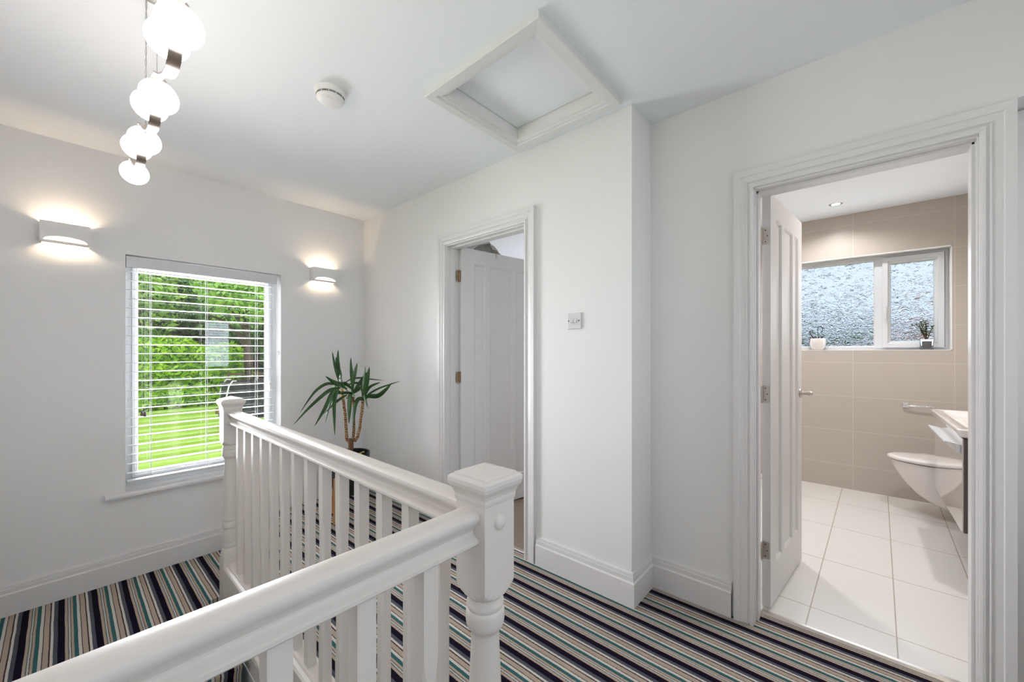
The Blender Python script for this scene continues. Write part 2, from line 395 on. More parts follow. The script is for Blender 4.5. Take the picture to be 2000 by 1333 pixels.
# stairwell wall under the landing edge
b = MB(); b.box((.555, -1.3, -2.75), (.58, 2.69, -.25)); tag(b.build('wall_stairwell', skirt_m), 'white wall below the banister down the stairwell', 'wall', kind='structure')

# ------------------------------------------------------------ skirting boards
SK = [(0, 0), (0, .021), (.112, .021), (.116, .017), (.118, .0145), (.138, .0145), (.141, .010), (.144, .012), (.155, .010), (.157, .004), (.157, 0)]
def skirt(mb, path, z0, side):
    """path in plan; profile rises in z and stands off to the given side"""
    pr = [(t*side, h) for h, t in SK]
    mb.sweep([(x, y, z0) for x, y in path], pr, (0, 0, 1))
b = MB(); skirt(b, [(-.40, YW), (.915, YW)], -.17, -1)
tag(b.build('baseboard_window', skirt_m), 'white moulded skirting under the window at lower landing level', 'skirting', kind='structure')
b = MB(); skirt(b, [(.915, YW), (XC, YW), (XC, 2.27)], 0, -1)
tag(b.build('baseboard_corner', skirt_m), 'white skirting behind the potted yucca running to the bedroom doorway', 'skirting', kind='structure')
b = MB(); skirt(b, [(XC, 1.372), (XC, .804), (XR, .804), (XR, .425)], 0, -1)
# mitred returns next to the door frames
for xx, ya, s_ in ((XC, 1.372, -1), (XR, .425, 1)):
    pass
b.box((XC-.0165, 1.340, 0), (XC-.004, 1.372, .118)); b.box((XR-.0165, .425, 0), (XR-.004, .455, .118))
tag(b.build('baseboard_right', skirt_m), 'white moulded skirting wrapping the projecting wall corner between the two doorways', 'skirting', kind='structure')
b = MB(); skirt(b, [(XR, -1.25), (XR, -1.3), (-.4, -1.3), (-.4, .5)], 0, -1)
tag(b.build('baseboard_rear', skirt_m), 'white skirting behind the viewer', 'skirting', kind='structure')

# ------------------------------------------------------------ doors
ARC = [(0, 0), (0, .013), (.006, .016), (.013, .016), (.014, .011), (.020, .011), (.024, .017), (.028, .013), (.050, .016), (.053, .020), (.077, .022), (.077, 0)]
def doorframe(root, x, d, depth, stop_x, mat=skirt_m, wdt=1.0):
    y0, y1, _, zt = d
    b = MB()
    pr = [(-a*wdt, t) for a, t in ARC]
    b.sweep([(x, y0, 0.0), (x, y0, zt), (x, y1, zt), (x, y1, 0.0)], pr, (-1, 0, 0))
    a_ = b.build('architrave', mat, root)
    b = MB()   # lining boards with a planted stop
    for (ya, yb, yc) in ((y0-.004, y0+.003, y0+.012), (y1+.004, y1-.003, y1-.012)):
        b.box((x+.001, min(ya, yb), 0), (x+depth, max(ya, yb), zt))
        b.box((x+.035, min(yb, yc), 0), (stop_x, max(yb, yc), zt-.008))
    b.box((x+.001, y0-.004, zt-.008), (x+depth, y1+.004, zt+.004))
    b.box((x+.035, y0+.003, zt-.018), (stop_x, y1-.003, zt-.008))
    b.build('door_lining', mat, root, bevel=.0015)
def leaf(root, org, ang, L, H, panels, z0, z1, th=.035, zb=.012):
    """leaf in its own frame: x along the leaf from the hinge, y = thickness away from the face we see"""
    M = local(org, ang); b = MB(); b.M = M
    xs = [0.0]+[v for p_ in panels for v in p_]+[L]
    t0, t1 = 0.0, th
    b.box((0, t0, zb), (L, t1, z0)); b.box((0, t0, z1), (L, t1, H))
    for i in range(0, len(xs), 2): b.box((xs[i], t0, z0), (xs[i+1], t1, z1))
    for p0, p1 in panels: b.box((p0, t0+.011, z0), (p1, t1-.011, z1))
    lf = b.build('door_leaf', door_m, root)
    b = MB(); b.M = M
    for p0, p1 in panels:   # ovolo bead round each panel
        for side in (0, 1):
            yy = .0 if side == 0 else th; n_ = (0, -1, 0) if side == 0 else (0, 1, 0)
            q = [(p0, yy, z0), (p1, yy, z0), (p1, yy, z1), (p0, yy, z1)]
            s_ = 1 if side == 1 else -1
            pr = [(0, -.0115), (0, 0), (s_*.004, -.001), (s_*.012, -.008), (s_*.014, -.0115)]
            b.sweep(q, [(-a, c) for a, c in pr], n_, closed=True)
    b.build('panel_moulding', door_m, lf)
    return lf, M
def hinge(parent, p, z0, z1, mat, plates):
    b = MB()
    for q in plates: b.box(*q)
    b.tube([(p[0], p[1], z0), (p[0], p[1], z1)], .0045, 10)
    for k_ in (.25, .5, .75): b.tube([(p[0], p[1], z0+(z1-z0)*k_-.0008), (p[0], p[1], z0+(z1-z0)*k_+.0008)], .0052, 10)
    return b.build('hinge', mat, parent, smooth=40)

# bedroom door, open into the bedroom
d1 = empty('door_1', (XC, 1.82, 0), 'white panelled bedroom door standing open in the narrow doorway left of the light switch', 'door', kind='structure')
doorframe(d1, XC, D1, .118, 1.866)
A1 = math.atan2(-.0965, .6203)
lf, M1 = leaf(d1, (1.905, 2.160, 0), A1, .735, 1.978, [(.115, .222), (.262, .494), (.530, .640)], .21, 1.872)
for z0 in (1.727, .989, .22):
    hinge(lf, (1.897, 2.164), z0, z0+.080, brass_m, [((1.872, 2.1665, z0), (1.896, 2.1685, z0+.08)), ((1.9035, 2.160, z0), (1.9045, 2.185, z0+.08))])
    b = MB()
    for dz in (.014, .04, .066): b.tube([(1.884, 2.1670, z0+dz), (1.884, 2.1660, z0+dz)], .003, 8)
    b.build('hinge_screws', screw_m, lf)
# bathroom door, open inwards
d2 = empty('door_2', (XR, .013, 0), 'white panelled bathroom door standing open at right angles with nickel hinges and knob', 'door', kind='structure')
doorframe(d2, XR, D2, .135, 2.105)
A2 = math.atan2(-.062, .61)
lf2, M2 = leaf(d2, (2.180, .298, 0), A2, .640, 1.960, [(.097, .206), (.246, .429), (.470, .560)], .195, 1.855)
for z0 in (1.720, .975, .238):
    h = hinge(lf2, (2.166, .331), z0, z0+.078, nickel_m, [((2.1783, .303, z0), (2.1795, .333, z0+.078)), ((2.140, .3285, z0), (2.166, .3300, z0+.078))])
    b = MB()
    for dz, dy in ((.012, .318), (.039, .311), (.066, .318)): b.tube([(2.1786, dy, z0+dz), (2.1776, dy, z0+dz)], .0028, 8)
    b.build('hinge_screws', screw_m, lf2)
b = MB(); b.M = M2 @ Matrix.Translation((.590, 0, .978)) @ Matrix.Rotation(R(90), 4, 'X')
b.lathe([(0, 0), (.024, 0), (.026, .003), (.024, .007), (.010, .009), (.0085, .014), (.0085, .034), (.012, .040), (.0135, .048), (.012, .056), (.007, .061), (0, .062)], n=28)
b.build('door_knob', nickel_m, lf2, smooth=50)
b = MB(); b.M = M2 @ Matrix.Translation((.590, .035, .978)) @ Matrix.Rotation(R(-90), 4, 'X')
b.lathe([(0, 0), (.024, 0), (.026, .003), (.024, .007), (.010, .009), (.0085, .034), (.013, .044), (.0135, .052), (.007, .061), (0, .062)], n=28)
b.build('door_knob', nickel_m, lf2, smooth=50)
# third door beside it, shut
d3 = empty('door_3', (XR, -.815, 0), 'shut grey-shaded white door past the right edge of the bathroom doorway', 'door', kind='structure')
leaf(d3, (2.145, -1.155, 0), R(90), .757, 2.02, [(.11, .24), (.29, .48), (.53, .65)], .2, 1.9)

b = MB(); b.box((2.138, D2[0]+.008, -.002), (2.158, D2[1]-.008, .006)); b.extr([(2.132, -.304, 0), (2.164, -.304, 0), (2.156, -.304, .0075), (2.140, -.304, .0075)], (0, .634, 0))
tag(b.build('trim_threshold', nickel_m), 'metal threshold strip between striped carpet and bathroom tiles', 'threshold strip', kind='structure')
b = MB(); b.extr([(1.820, 1.47, 0), (1.852, 1.47, 0), (1.846, 1.47, .006), (1.826, 1.47, .006)], (0, .71, 0))
tag(b.build('trim_threshold', nickel_m), 'metal carpet bar in the bedroom doorway', 'threshold strip', kind='structure')

# ------------------------------------------------------------ landing window
w1 = empty('window_1', (.68, 3.46, .357), 'white framed landing window looking onto the garden', 'window', kind='structure')
b = MB(); fy = 3.462
FR = [(0, 0), (.0, .045), (.036, .045), (.040, .030), (.052, .026), (.060, .012), (.060, 0)]
b.sweep([(.248, fy+.045, .357), (1.108, fy+.045, .357), (1.108, fy+.045, 1.81), (.248, fy+.045, 1.81)], FR, (0, -1, 0), closed=True)
b.build('window_frame', pvc_m, w1)
b = MB()
b.sweep([(.285, fy+.03, .414), (1.067, fy+.03, .414), (1.067, fy+.03, 1.768), (.285, fy+.03, 1.768)], [(0, 0), (0, .045), (.014, .045), (.018, .038), (.026, .034), (.030, .02), (.030, 0)], (0, -1, 0), closed=True)
b.build('sash', pvc_m, w1)
b = MB(); b.sweep([(.312, fy+.026, .441), (1.040, fy+.026, .441), (1.040, fy+.026, 1.741), (.312, fy+.026, 1.741)], [(0, 0), (0, .006), (.006, .006), (.006, 0)], (0, -1, 0), closed=True)
b.build('gasket', dark_slot, w1)
b = MB(); b.box((.30, fy+.016, .43), (1.052, fy+.020, 1.755)); b.build('window_pane', glass_m, w1)
b = MB(); b.box((1.052, fy-.035, .925), (1.066, fy-.015, .985)); b.box((1.053, fy-.040, .90), (1.065, fy-.028, .96)); b.build('window_handle', grey_pvc, w1, bevel=.003)
b = MB()
poly = [(YW+.27, .3296), (YW+.27, .357), (YW-.028, .357), (YW-.038, .353), (YW-.040, .343), (YW-.038, .332), (YW-.030, .329)]
b.extr([(.248, p_, q_) for p_, q_ in poly], (.86, 0, 0))
poly2 = [(YW, .329)] + [(YW, .357)] + poly[2:]
b.extr([(.160, p_, q_) for p_, q_ in poly2], (.088, 0, 0)); b.extr([(1.108, p_, q_) for p_, q_ in poly2], (.06, 0, 0))
b.build('window_sill', skirt_m, w1)
b = MB(); b.box((1.076, YW-.0, .357), (1.108, YW+.11, .357)) if False else None
# venetian blind
bl = empty('venetian_blind', (.67, 3.385, 1.735), 'white wooden venetian blind hanging open in the landing window', 'blind')
b = MB(); b.box((.251, 3.352, 1.733), (1.081, 3.366, 1.800)); b.box((.251, 3.366, 1.735), (.262, 3.40, 1.798)); b.box((1.070, 3.366, 1.735), (1.081, 3.40, 1.798))
b.box((.262, 3.372, 1.755), (1.070, 3.405, 1.79)); b.build('pelmet', blind_m, bl, bevel=.002)
b = MB(); zz = 1.7125
while zz > .44:
    n_ = 5; top = []; bot = []
    for i in range(n_+1):
        t = i/n_; yy = 3.362+.046*t; cz = zz+.0016*(1-(2*t-1)**2)
        top.append((yy, cz+.0014)); bot.append((yy, cz-.0014))
    poly = top+bot[::-1]; b.extr([(.257, p_, q_) for p_, q_ in poly], (.806, 0, 0)); zz -= .0569
b.build('slats', blind_m, bl, smooth=50)
b = MB(); b.box((.256, 3.360, .402), (1.066, 3.410, .418)); b.build('bottom_rail', blind_m, bl, bevel=.003)
for x_ in (.364, .652, .953):
    b = MB()
    for yy in (3.3605, 3.4095): b.tube([(x_, yy, .418), (x_, yy, 1.75)], .0011, 6)
    b.tube([(x_+.006, 3.385, .418), (x_+.006, 3.385, 1.75)], .0010, 6)
    b.build('ladder_cord', cord_m, bl)
for x_ in (.322, .336):
    b = MB(); b.tube([(x_, 3.356, .84), (x_, 3.356, 1.735)], .0010, 6); co = b.build('lift_cord', cord_m, bl)
    b = MB(); b.lathe([(.0028, 0.032), (.005, .030), (.0078, .002), (.0075, 0), (0, 0)][::-1], (x_, 3.356, .806+(.006 if x_ < .33 else 0)), 14); b.build('tassel', tassel_m, bl, smooth=50)
b = MB(); b.box((1.1035, 3.375, 1.19), (1.108, 3.385, 1.215)); b.tube([(1.1035, 3.38, 1.208), (1.094, 3.376, 1.222), (1.090, 3.372, 1.238)], .0018, 8); b.tube([(1.1035, 3.38, 1.196), (1.094, 3.376, 1.184), (1.090, 3.372, 1.168)], .0018, 8)
tag(b.build('cord_cleat', chrome_m), 'small metal cord cleat on the right side of the window reveal', 'cleat')

# ------------------------------------------------------------ wall lights
def wall_light(x0, x1, z0, z1, label):
    cx, W, H, D = (x0+x1)/2, (x1-x0)/2, z1-z0, .082
    r = empty('wall_light', (cx, YW, (z0+z1)/2), label, 'wall light', 'plaster wall lights on the window wall')
    b = MB(); yf = YW-D; n = 24; t = .006
    # front plate with a crescent opening above a thin bottom bar
    def arc(i):
        u = -1+2*i/n; return (cx+u*(W-.012), z0+.008+.026*math.sqrt(max(0, 1-u*u)))
    top = [(cx-W+2*W*i/n, z1) for i in range(n+1)]
    A = [b.v((p_[0], yf, p_[1])) for p_ in top]; B = [b.v((arc(i)[0], yf, arc(i)[1])) for i in range(n+1)]
    A2_ = [b.v((p_[0], yf+t, p_[1])) for p_ in top]; B2 = [b.v((arc(i)[0], yf+t, arc(i)[1])) for i in range(n+1)]
    for i in range(n):
        b.face([A[i], B[i], B[i+1], A[i+1]]); b.face([A2_[i], A2_[i+1], B2[i+1], B2[i]])
        b.face([A[i], A[i+1], A2_[i+1], A2_[i]]); b.face([B[i], B2[i], B2[i+1], B[i+1]])
    b.box((cx-W, yf, z0), (cx+W, yf+t, z0+.008))
    b.extr([(cx-W, yf, z0+.008), (cx-W+.012, yf, z0+.008), (cx-W, yf, z1)], (0, t, 0)); b.extr([(cx+W, yf, z0+.008), (cx+W-.012, yf, z0+.008), (cx+W, yf, z1)], (0, t, 0))
    b.box((cx-W, yf+t, z0), (cx-W+t, YW, z1)); b.box((cx+W-t, yf+t, z0), (cx+W, YW, z1))
    b.box((cx-W+.006, yf+.008, z0+.001), (cx+W-.006, YW-.032, z0+.0045))  # bottom baffle added to cut glare under the housing
    b.build('housing', plaster_m, r)
    b = MB()   # curved diffuser inside, seen through the crescent
    secs = []
    for k_ in (z0+.010, z0+.040):
        secs.append([(cx+(W-.014)*cos(pi*i/16), yf+.060-.048*sin(pi*i/16), k_) for i in range(17)])
    b.rings(secs, closed=False); b.build('diffuser', glow_m, r)
    b = MB(); b.tube([(cx-.042, YW-.050, z0+.062), (cx+.042, YW-.050, z0+.062)], .009, 12); b.build('lamp', lamp_m, r, smooth=40)
wall_light(-.086, .102, 1.811, 1.921, 'white plaster wall light left of the window')
wall_light(1.322, 1.510, 1.792, 1.900, 'white plaster wall light right of the window above the yucca')

# ------------------------------------------------------------ light switch, smoke alarm, loft hatch
r = empty('light_switch', (XC, 1.122, 1.377), 'square white double light switch on the wall between the doorways', 'light switch')
b = MB(); b.box((XC-.009, 1.079, 1.334), (XC, 1.165, 1.419)); b.build('switch_plate', grey_pvc, r, bevel=.004, seg=3)
for yc in (1.131, 1.112):
    b = MB(); b.extr([(XC-.009, yc-.0075, 1.367), (XC-.017, yc-.0075, 1.368), (XC-.0095, yc-.0075, 1.390), (XC-.009, yc-.0075, 1.390)], (0, .015, 0)); b.build('rocker', grey_pvc, r, bevel=.001)
for yc in (1.154, 1.091):
    b = MB(); b.tube([(XC-.0092, yc, 1.3775), (XC-.0100, yc, 1.3775)], .0035, 12); b.build('screw', screw_m, r)

r = empty('smoke_alarm', (.800, 1.800, 2.4), 'round white smoke alarm on the ceiling', 'smoke alarm')
b = MB(); b.lathe([(0, 0), (.064, 0), (.064, -.012), (.061, -.018), (.060, -.024), (0, -.024)], (.80, 1.80, 2.4), 48); b.build('base', alarm_m, r, smooth=40)
b = MB(); b.lathe([(0, -.0265), (.0600, -.0265), (.0600, -.0290), (0, -.0290)], (.80, 1.80, 2.4), 48); b.lathe([(0, -.0310), (.0600, -.0310), (.0600, -.0335), (0, -.0335)], (.80, 1.80, 2.4), 48); b.build('vent_slots', dark_slot, r, smooth=40)
b = MB(); b.lathe([(0, -.0245), (.0592, -.0245), (.0592, -.034), (.058, -.035), (.0575, -.040), (.052, -.046), (.040, -.050), (0, -.052)], (.80, 1.80, 2.4), 48)
for i in range(12):
    a = 2*pi*i/12; b.tube([(.80+.0588*cos(a), 1.80+.0588*sin(a), 2.376), (.80+.0588*cos(a), 1.80+.0588*sin(a), 2.364)], .0020, 6)
b.build('cover', alarm_m, r, smooth=40)
b = MB(); b.lathe([(0, 0), (.010, 0), (.010, -.003), (0, -.004)], (.785, 1.775, 2.350), 20); b.build('test_button', alarm_m, r, smooth=40)
b = MB()
for k_ in range(3): b.box((.812+.007*k_, 1.772, 2.3515), (.8145+.007*k_, 1.786, 2.3535))
b.build('slots', dark_slot, r)

r = empty('loft_hatch', (1.41, 1.16, 2.4), 'square white loft hatch with moulded frame in the ceiling', 'loft hatch')
b = MB(); b.sweep([(1.152, .895, HC), (1.658, .895, HC), (1.658, 1.410, HC), (1.152, 1.410, HC)], [(-.003, -.03), (-.003, .010), (.010, .013), (.014, .018), (.028, .019), (.032, .024), (.066, .026), (.070, .022), (.070, 0), (.0, -.03)], (0, 0, -1), closed=True)
b.build('hatch_frame', skirt_m, r)
b = MB()
for a_, c_ in (((1.138, .881, 2.39), (1.152, 1.424, 2.47)), ((1.658, .881, 2.39), (1.672, 1.424, 2.47)), ((1.152, .881, 2.39), (1.658, .895, 2.47)), ((1.152, 1.410, 2.39), (1.658, 1.424, 2.47))): b.box(a_, c_)
b.build('hatch_lining', skirt_m, r)
b = MB(); b.box((1.155, .898, 2.452), (1.655, 1.407, 2.468)); b.build('hatch_panel', ceil_m, r)
b = MB(); b.box((1.13, .87, 2.47), (1.68, 1.43, 2.48)); b.build('hatch_backing', dark_slot, r)

# ------------------------------------------------------------ pendant light
pr_ = empty('pendant_light', (.19, 1.72, 2.4), 'row of lit opal glass globes joined by curved nickel links hung on thin cables', 'pendant light')
units = [(.178, .842), (.185, 1.225), (.194, 1.618), (.198, 1.993), (.205, 2.384)]
ax_ = Vector((-.013, .074, 0))
def globe(c, dia, parent):
    b = MB(); n = 40; d = Vector((-.17, .98, -.05)).normalized(); q = d.to_track_quat('Z', 'Y').to_matrix().to_4x4()
    b.M = Matrix.Translation(c) @ q
    prof = [(dia/2*sin(pi*i/18)**.9 if 0 < i < 18 else 0, -.0385*cos(pi*i/18)) for i in range(19)]
    b.lathe(prof, n=n); return b.build('globe', globe_m, parent, smooth=80)
for i, (x_, y_) in enumerate(units):
    globe((x_, y_, 2.0), .098, pr_)
    if i < len(units)-1:
        globe((x_+ax_.x, y_+ax_.y, 1.997), .092, pr_)
        x2, y2 = units[i+1]
        # curved flat link
        pts = [(y_+.030, 1.975), (y_+.022, 1.956), (y_+.032, 1.938), (y_+.075, 1.930), (y_+.130, 1.940), (y_+.190, 1.965), (y_+.240, 1.990), (y_+.280, 2.012), (y_+.315, 2.032), (y2-.032, 2.046), (y2-.006, 2.051)]
        b = MB(); secs = []
        for k_, (yy, zz) in enumerate(pts):
            a = pts[max(k_-1, 0)]; c_ = pts[min(k_+1, len(pts)-1)]; t = Vector((c_[0]-a[0], c_[1]-a[1])).normalized(); nn = Vector((-t.y, t.x))*.002
            xx = x_ - .006 + (x2-x_)*(yy-y_)/(y2-y_); hw = .0135
            secs.append([(xx-hw, yy+nn.x, zz+nn.y), (xx+hw, yy+nn.x, zz+nn.y), (xx+hw, yy-nn.x, zz-nn.y), (xx-hw, yy-nn.x, zz-nn.y)])
        b.rings(secs); b.build('link', link_m, pr_, smooth=60)
        b = MB(); b.lathe([(0, 0), (.018, 0), (.018, .009), (0, .011)], (x2, y2, 2.043), 28); b.build('lamp_cap', nickel_m, pr_, smooth=40)
def cable(a, c, tw):
    b = MB(); a = Vector(a); c = Vector(c); n = 60
    for ph in ((0, pi) if tw else (0,)):
        pts = []
        for i in range(n+1):
            t = i/n; p_ = a.lerp(c, t); rr = .0016 if tw else 0
            pts.append((p_.x+rr*cos(ph+t*40), p_.y+rr*sin(ph+t*40), p_.z))
        b.tube(pts, .0011 if tw else .0009, 6)
    b.build('cable', cable_m, pr_)
cable((.196, 1.94, 2.0), (.180, 1.765, 2.39), True)
cable((.190, 1.62, 2.02), (.195, 1.69, 2.39), False)
cable((.182, 1.28, 2.02), (.185, 1.66, 2.39), False)
b = MB(); b.lathe([(0, 0), (.06, 0), (.06, -.018), (.055, -.022), (0, -.022)], (.188, 1.715, 2.4), 32); b.build('ceiling_rose', nickel_m, pr_, smooth=40)
# unseen ceiling lamp added behind the viewer as fill light
r = empty('added_ceiling_lamp', (.8, -.75, 2.4), 'flat round ceiling lamp added unseen behind the viewer as fill', 'added ceiling light')
b = MB(); b.lathe([(0, 0), (.17, 0), (.17, -.03), (.16, -.035), (0, -.035)], (.8, -.75, 2.4), 40); b.build('lamp_base', alarm_m, r, smooth=40)
b = MB(); b.lathe([(0, 0), (.155, 0), (.15, -.02), (0, -.04)], (.8, -.75, 2.364), 40); b.build('lamp_diffuser', emit('fill_diffuser_lit', (1, .95, .90), 9), r, smooth=60)

# ------------------------------------------------------------ banister
PH = .010; NB = Vector((.595, .597, 0)); FARV = 2.027
MBn = Matrix.Translation(NB) @ Matrix.Rotation(-PH, 4, 'Z')    # local x = e1, local y = e2
bn = empty('banister', (NB.x, NB.y, 0), 'white painted banister round the stairwell with square capped newel posts', 'banister', rz=-PH)
CAP = [(0, .900), (.0455, .900), (.0465, .908), (.0465, .914), (.0495, .922), (.0555, .932), (.0575, .940), (.0570, .948), (.053, .953), (.0480, .9535), (.0475, .957), (0, .9725)]
HN = .0435
NPROF = [(.08, None), (.08, .729), (.0613, .725), (.0585, .718), (.0530, .711), (.0460, .705), (.0395, .701), (.0362, .696), (.0365, .688), (.0395, .683), (.0400, .676), (.0375, .671), (.0400, .668), (.0412, .662),
         (.0415, .646), (.0402, .637), (.0375, .630), (.0315, .624), (.0300, .618), (.0300, .600), (.0335, .520), (.0375, .420), (.0405, .320), (.0385, .300), (.0400, .296), (.0415, .290), (.0400, .281), (.0375, .276), (.0395, .270),
         (.0415, .258), (.0400, .244), (.0345, .239), (.0340, .230), (.0375, .200), (.0400, .176), (.0385, .164), (.0370, .160), (.0400, .155), (.0410, .146), (.0395, .137), (.0375, .132), (.0420, .124), (.0500, .100), (.0600, .070), (.08, .062)]
def newel(v, cz, zb, nm):
    M = MBn @ Matrix.Translation((0, v, 0))
    b = MB(); b.M = M
    pf = [(r, z) for r, z in NPROF if z is not None]
    b.post(HN, [(.08, cz+.902)] + pf + [(.08, zb)])
    p_ = b.build('newel_post', wood_m, bn, smooth=35)
    b = MB(); b.M = M @ Matrix.Translation((0, 0, cz)); b.sqlathe(CAP); b.build('newel_cap', wood_m, p_, bevel=.0012)
    return p_
np1 = newel(0, 0, -.25, 'near')
b = MB(); b.M = MBn @ Matrix.Translation((0, -HN, .861)) @ Matrix.Rotation(R(90), 4, 'X'); b.lathe([(0, -.001), (.017, -.001), (.0165, .002), (.012, .006), (.006, .008), (0, .0085)], n=28); b.build('screw_cover', wood_m, np1, smooth=60)
np2 = newel(FARV, -.006, -.21, 'far')
HR = [(.0, .8905), (.012, .8900), (.021, .8875), (.0265, .883), (.0285, .877), (.0270, .869), (.0215, .862), (.0140, .854), (.0095, .847), (.0095, .843), (.0135, .838), (.0225, .8345), (.0265, .831), (.0265, .825), (.0240, .822), (.0170, .8205), (.0165, .817)]
HRP = HR + [(-a, z) for a, z in reversed(HR[1:])]
b = MB(); b.M = MBn; b.sweep([(0, HN-.001, 0), (0, FARV-HN+.001, 0)], [(a, z - 0.0) for a, z in HRP], (0, 0, 1)); b.build('handrail', wood_m, bn, smooth=32)
UL = -1.00
b = MB(); b.M = MBn; b.sweep([(-HN+.001, 0, 0), (UL, 0, 0)], [(a, z) for a, z in HRP], (0, 0, 1)); b.build('handrail', wood_m, bn, smooth=32)
# base rails
BR = [(0, .050), (.020, .050), (.0235, .046), (.024, .040), (.036, .037), (.042, .030), (.043, .018), (.043, .0), (0, 0)]
BRP = BR + [(-a, z) for a, z in reversed(BR[1:-1])]
b = MB(); b.M = MBn; b.sweep([(0, HN-.001, 0), (0, FARV-HN+.001, 0)], BRP, (0, 0, 1)); b.build('base_rail', wood_m, bn)
b = MB(); b.M = MBn; b.sweep([(-HN+.001, 0, 0), (UL, 0, 0)], BRP, (0, 0, 1)); b.build('base_rail', wood_m, bn)
def baluster():
    b = MB(); h = .016; n = 32; secs = []
    cham = [(.05, .8195), (.05, .655), (.0200, .628), (.0176, .608), (.0176, .252), (.0200, .232), (.05, .205), (.05, .049)]
    for c_, z_ in cham:
        ring = []
        for i in range(8):
            # octagon: corners cut at distance c_
            k_ = [(1, .0), (0, 1)][0]
            pass
        cut = h - max(0, (h*math.sqrt(2)-c_)*math.sqrt(2)/1.0)*.9 if c_ < .0226 else h-1e-4
        cut = min(cut, h-1e-4)
        ring = [(h, cut, z_), (cut, h, z_), (-cut, h, z_), (-h, cut, z_), (-h, -cut, z_), (-cut, -h, z_), (cut, -h, z_), (h, -cut, z_)]
        secs.append(ring)
    b.rings(secs)
    return b
bb = baluster().build('baluster', wood_m)
bme = bb.data; bpy.data.objects.remove(bb)
def put_baluster(u, v):
    o = bpy.data.objects.new('baluster', bme); C.objects.link(o); o.parent = bn; o.location = (u, v, 0)
for i in range(14): put_baluster(0, .150+.130*i)
for i in range(6): put_baluster(-.153-.1245*i, 0)
# apron and string under the far rail and the landing edge
b = MB(); b.M = MBn
b.box((-.040, -.02, -.25), (-.030, FARV-.02, .005)); b.sweep([(-.040, .02, -.155), (-.040, FARV-.03, -.155)], [(0, -.018), (.008, -.016), (.012, -.006), (.010, .002), (.006, .006), (0, .012)], (0, 0, 1))
b.box((-.052, .02, -1.2), (-.030, FARV-.03, -.170))
b.box((UL, .030, -.25), (.0, .040, .005))
tag(b.build('trim_apron', wood_m), 'white apron board with a bead below the banister base rail', 'trim', kind='structure')

# ------------------------------------------------------------ yucca in its pot on a stand
PX, PY = 1.395, 2.81
VR = Vector((cos(.852), -sin(.852), 0)); VF = Vector((sin(.852), cos(.852), 0))
st = empty('plant_stand', (PX, PY, 0), 'wooden legged plant stand holding the black pot in the corner', 'plant stand')
for k_ in range(4):
    a = R(22.9+90*k_); ca, sa = cos(a), sin(a); r0, r1 = .156, .150
    b = MB(); b.tube([(PX+r0*ca, PY+r0*sa, 0), (PX+r1*ca, PY+r1*sa, .32)], .0105, 12); b.build('leg', orange_m, st, smooth=40)
b = MB()
for a in (R(22.9), R(112.9)): b.tube([(PX-.150*cos(a), PY-.150*sin(a), .162), (PX+.150*cos(a), PY+.150*sin(a), .162)], .010, 10)
b.build('cross_brace', orange_m, st, smooth=40)
yc = empty('potted_yucca', (PX, PY, .177), 'tall yucca with three stems and long green leaves in a black pot by the corner', 'potted plant')
b = MB(); b.lathe([(0, 0), (.095, 0), (.112, .012), (.126, .06), (.134, .16), (.138, .285), (.136, .292), (.128, .290), (.126, .25), (0, .25)], (PX, PY, .177), 48); b.build('pot', black_m, yc, smooth=50)
b = MB(); b.lathe([(0, 0), (.1255, 0), (.1255, .004), (0, .012)], (PX, PY, .425), 32); b.build('soil', soil_m, yc)
def pp(px, py, dd=0.0):
    """point near the plant seen at photo position px,py at depth 2.9+dd: used once to lay the plant out"""
    d = 2.9+dd
    lat = (px-1000)*d/766.04; P = VF*d + VR*lat
    return Vector((P.x, P.y, 1.212-(py-687.96)*d/766.04))
def cp(x, y, dd=0.0): return pp(580+x/5.332, 670+y/5.332, dd)
b = MB(); b.tube([pp(684, 897), pp(684, 880), cp(562, 1090), cp(562, 1035), cp(565, 1000)], [.021, .020, .019, .0185, .021], 16); b.build('trunk', ytrunk_m, yc, smooth=50)
stems = [([(548, 1040), (520, 1010), (512, 900), (503, 760), (490, 660), (478, 580), (470, 500)], 0, .011),
         ([(580, 1020), (590, 950), (594, 850), (596, 720), (588, 600), (580, 530)], .02, .0095),
         ([(600, 1025), (628, 985), (655, 880), (668, 760), (682, 660), (688, 600)], -.02, .0105)]
for pts, dd, r_ in stems:
    b = MB(); P = [cp(*q, dd*min(1, i/2)) for i, q in enumerate(pts)]
    b.tube(P, [r_*1.12]*2+[r_]*(len(P)-2), 14); b.build('stem', ybark_m, yc, smooth=50)
b = MB(); b.tube([cp(478, 585), cp(470, 530), cp(468, 480)], [.0125, .011, .008], 12); b.build('dry_leaf_base', dry_m, yc, smooth=50)
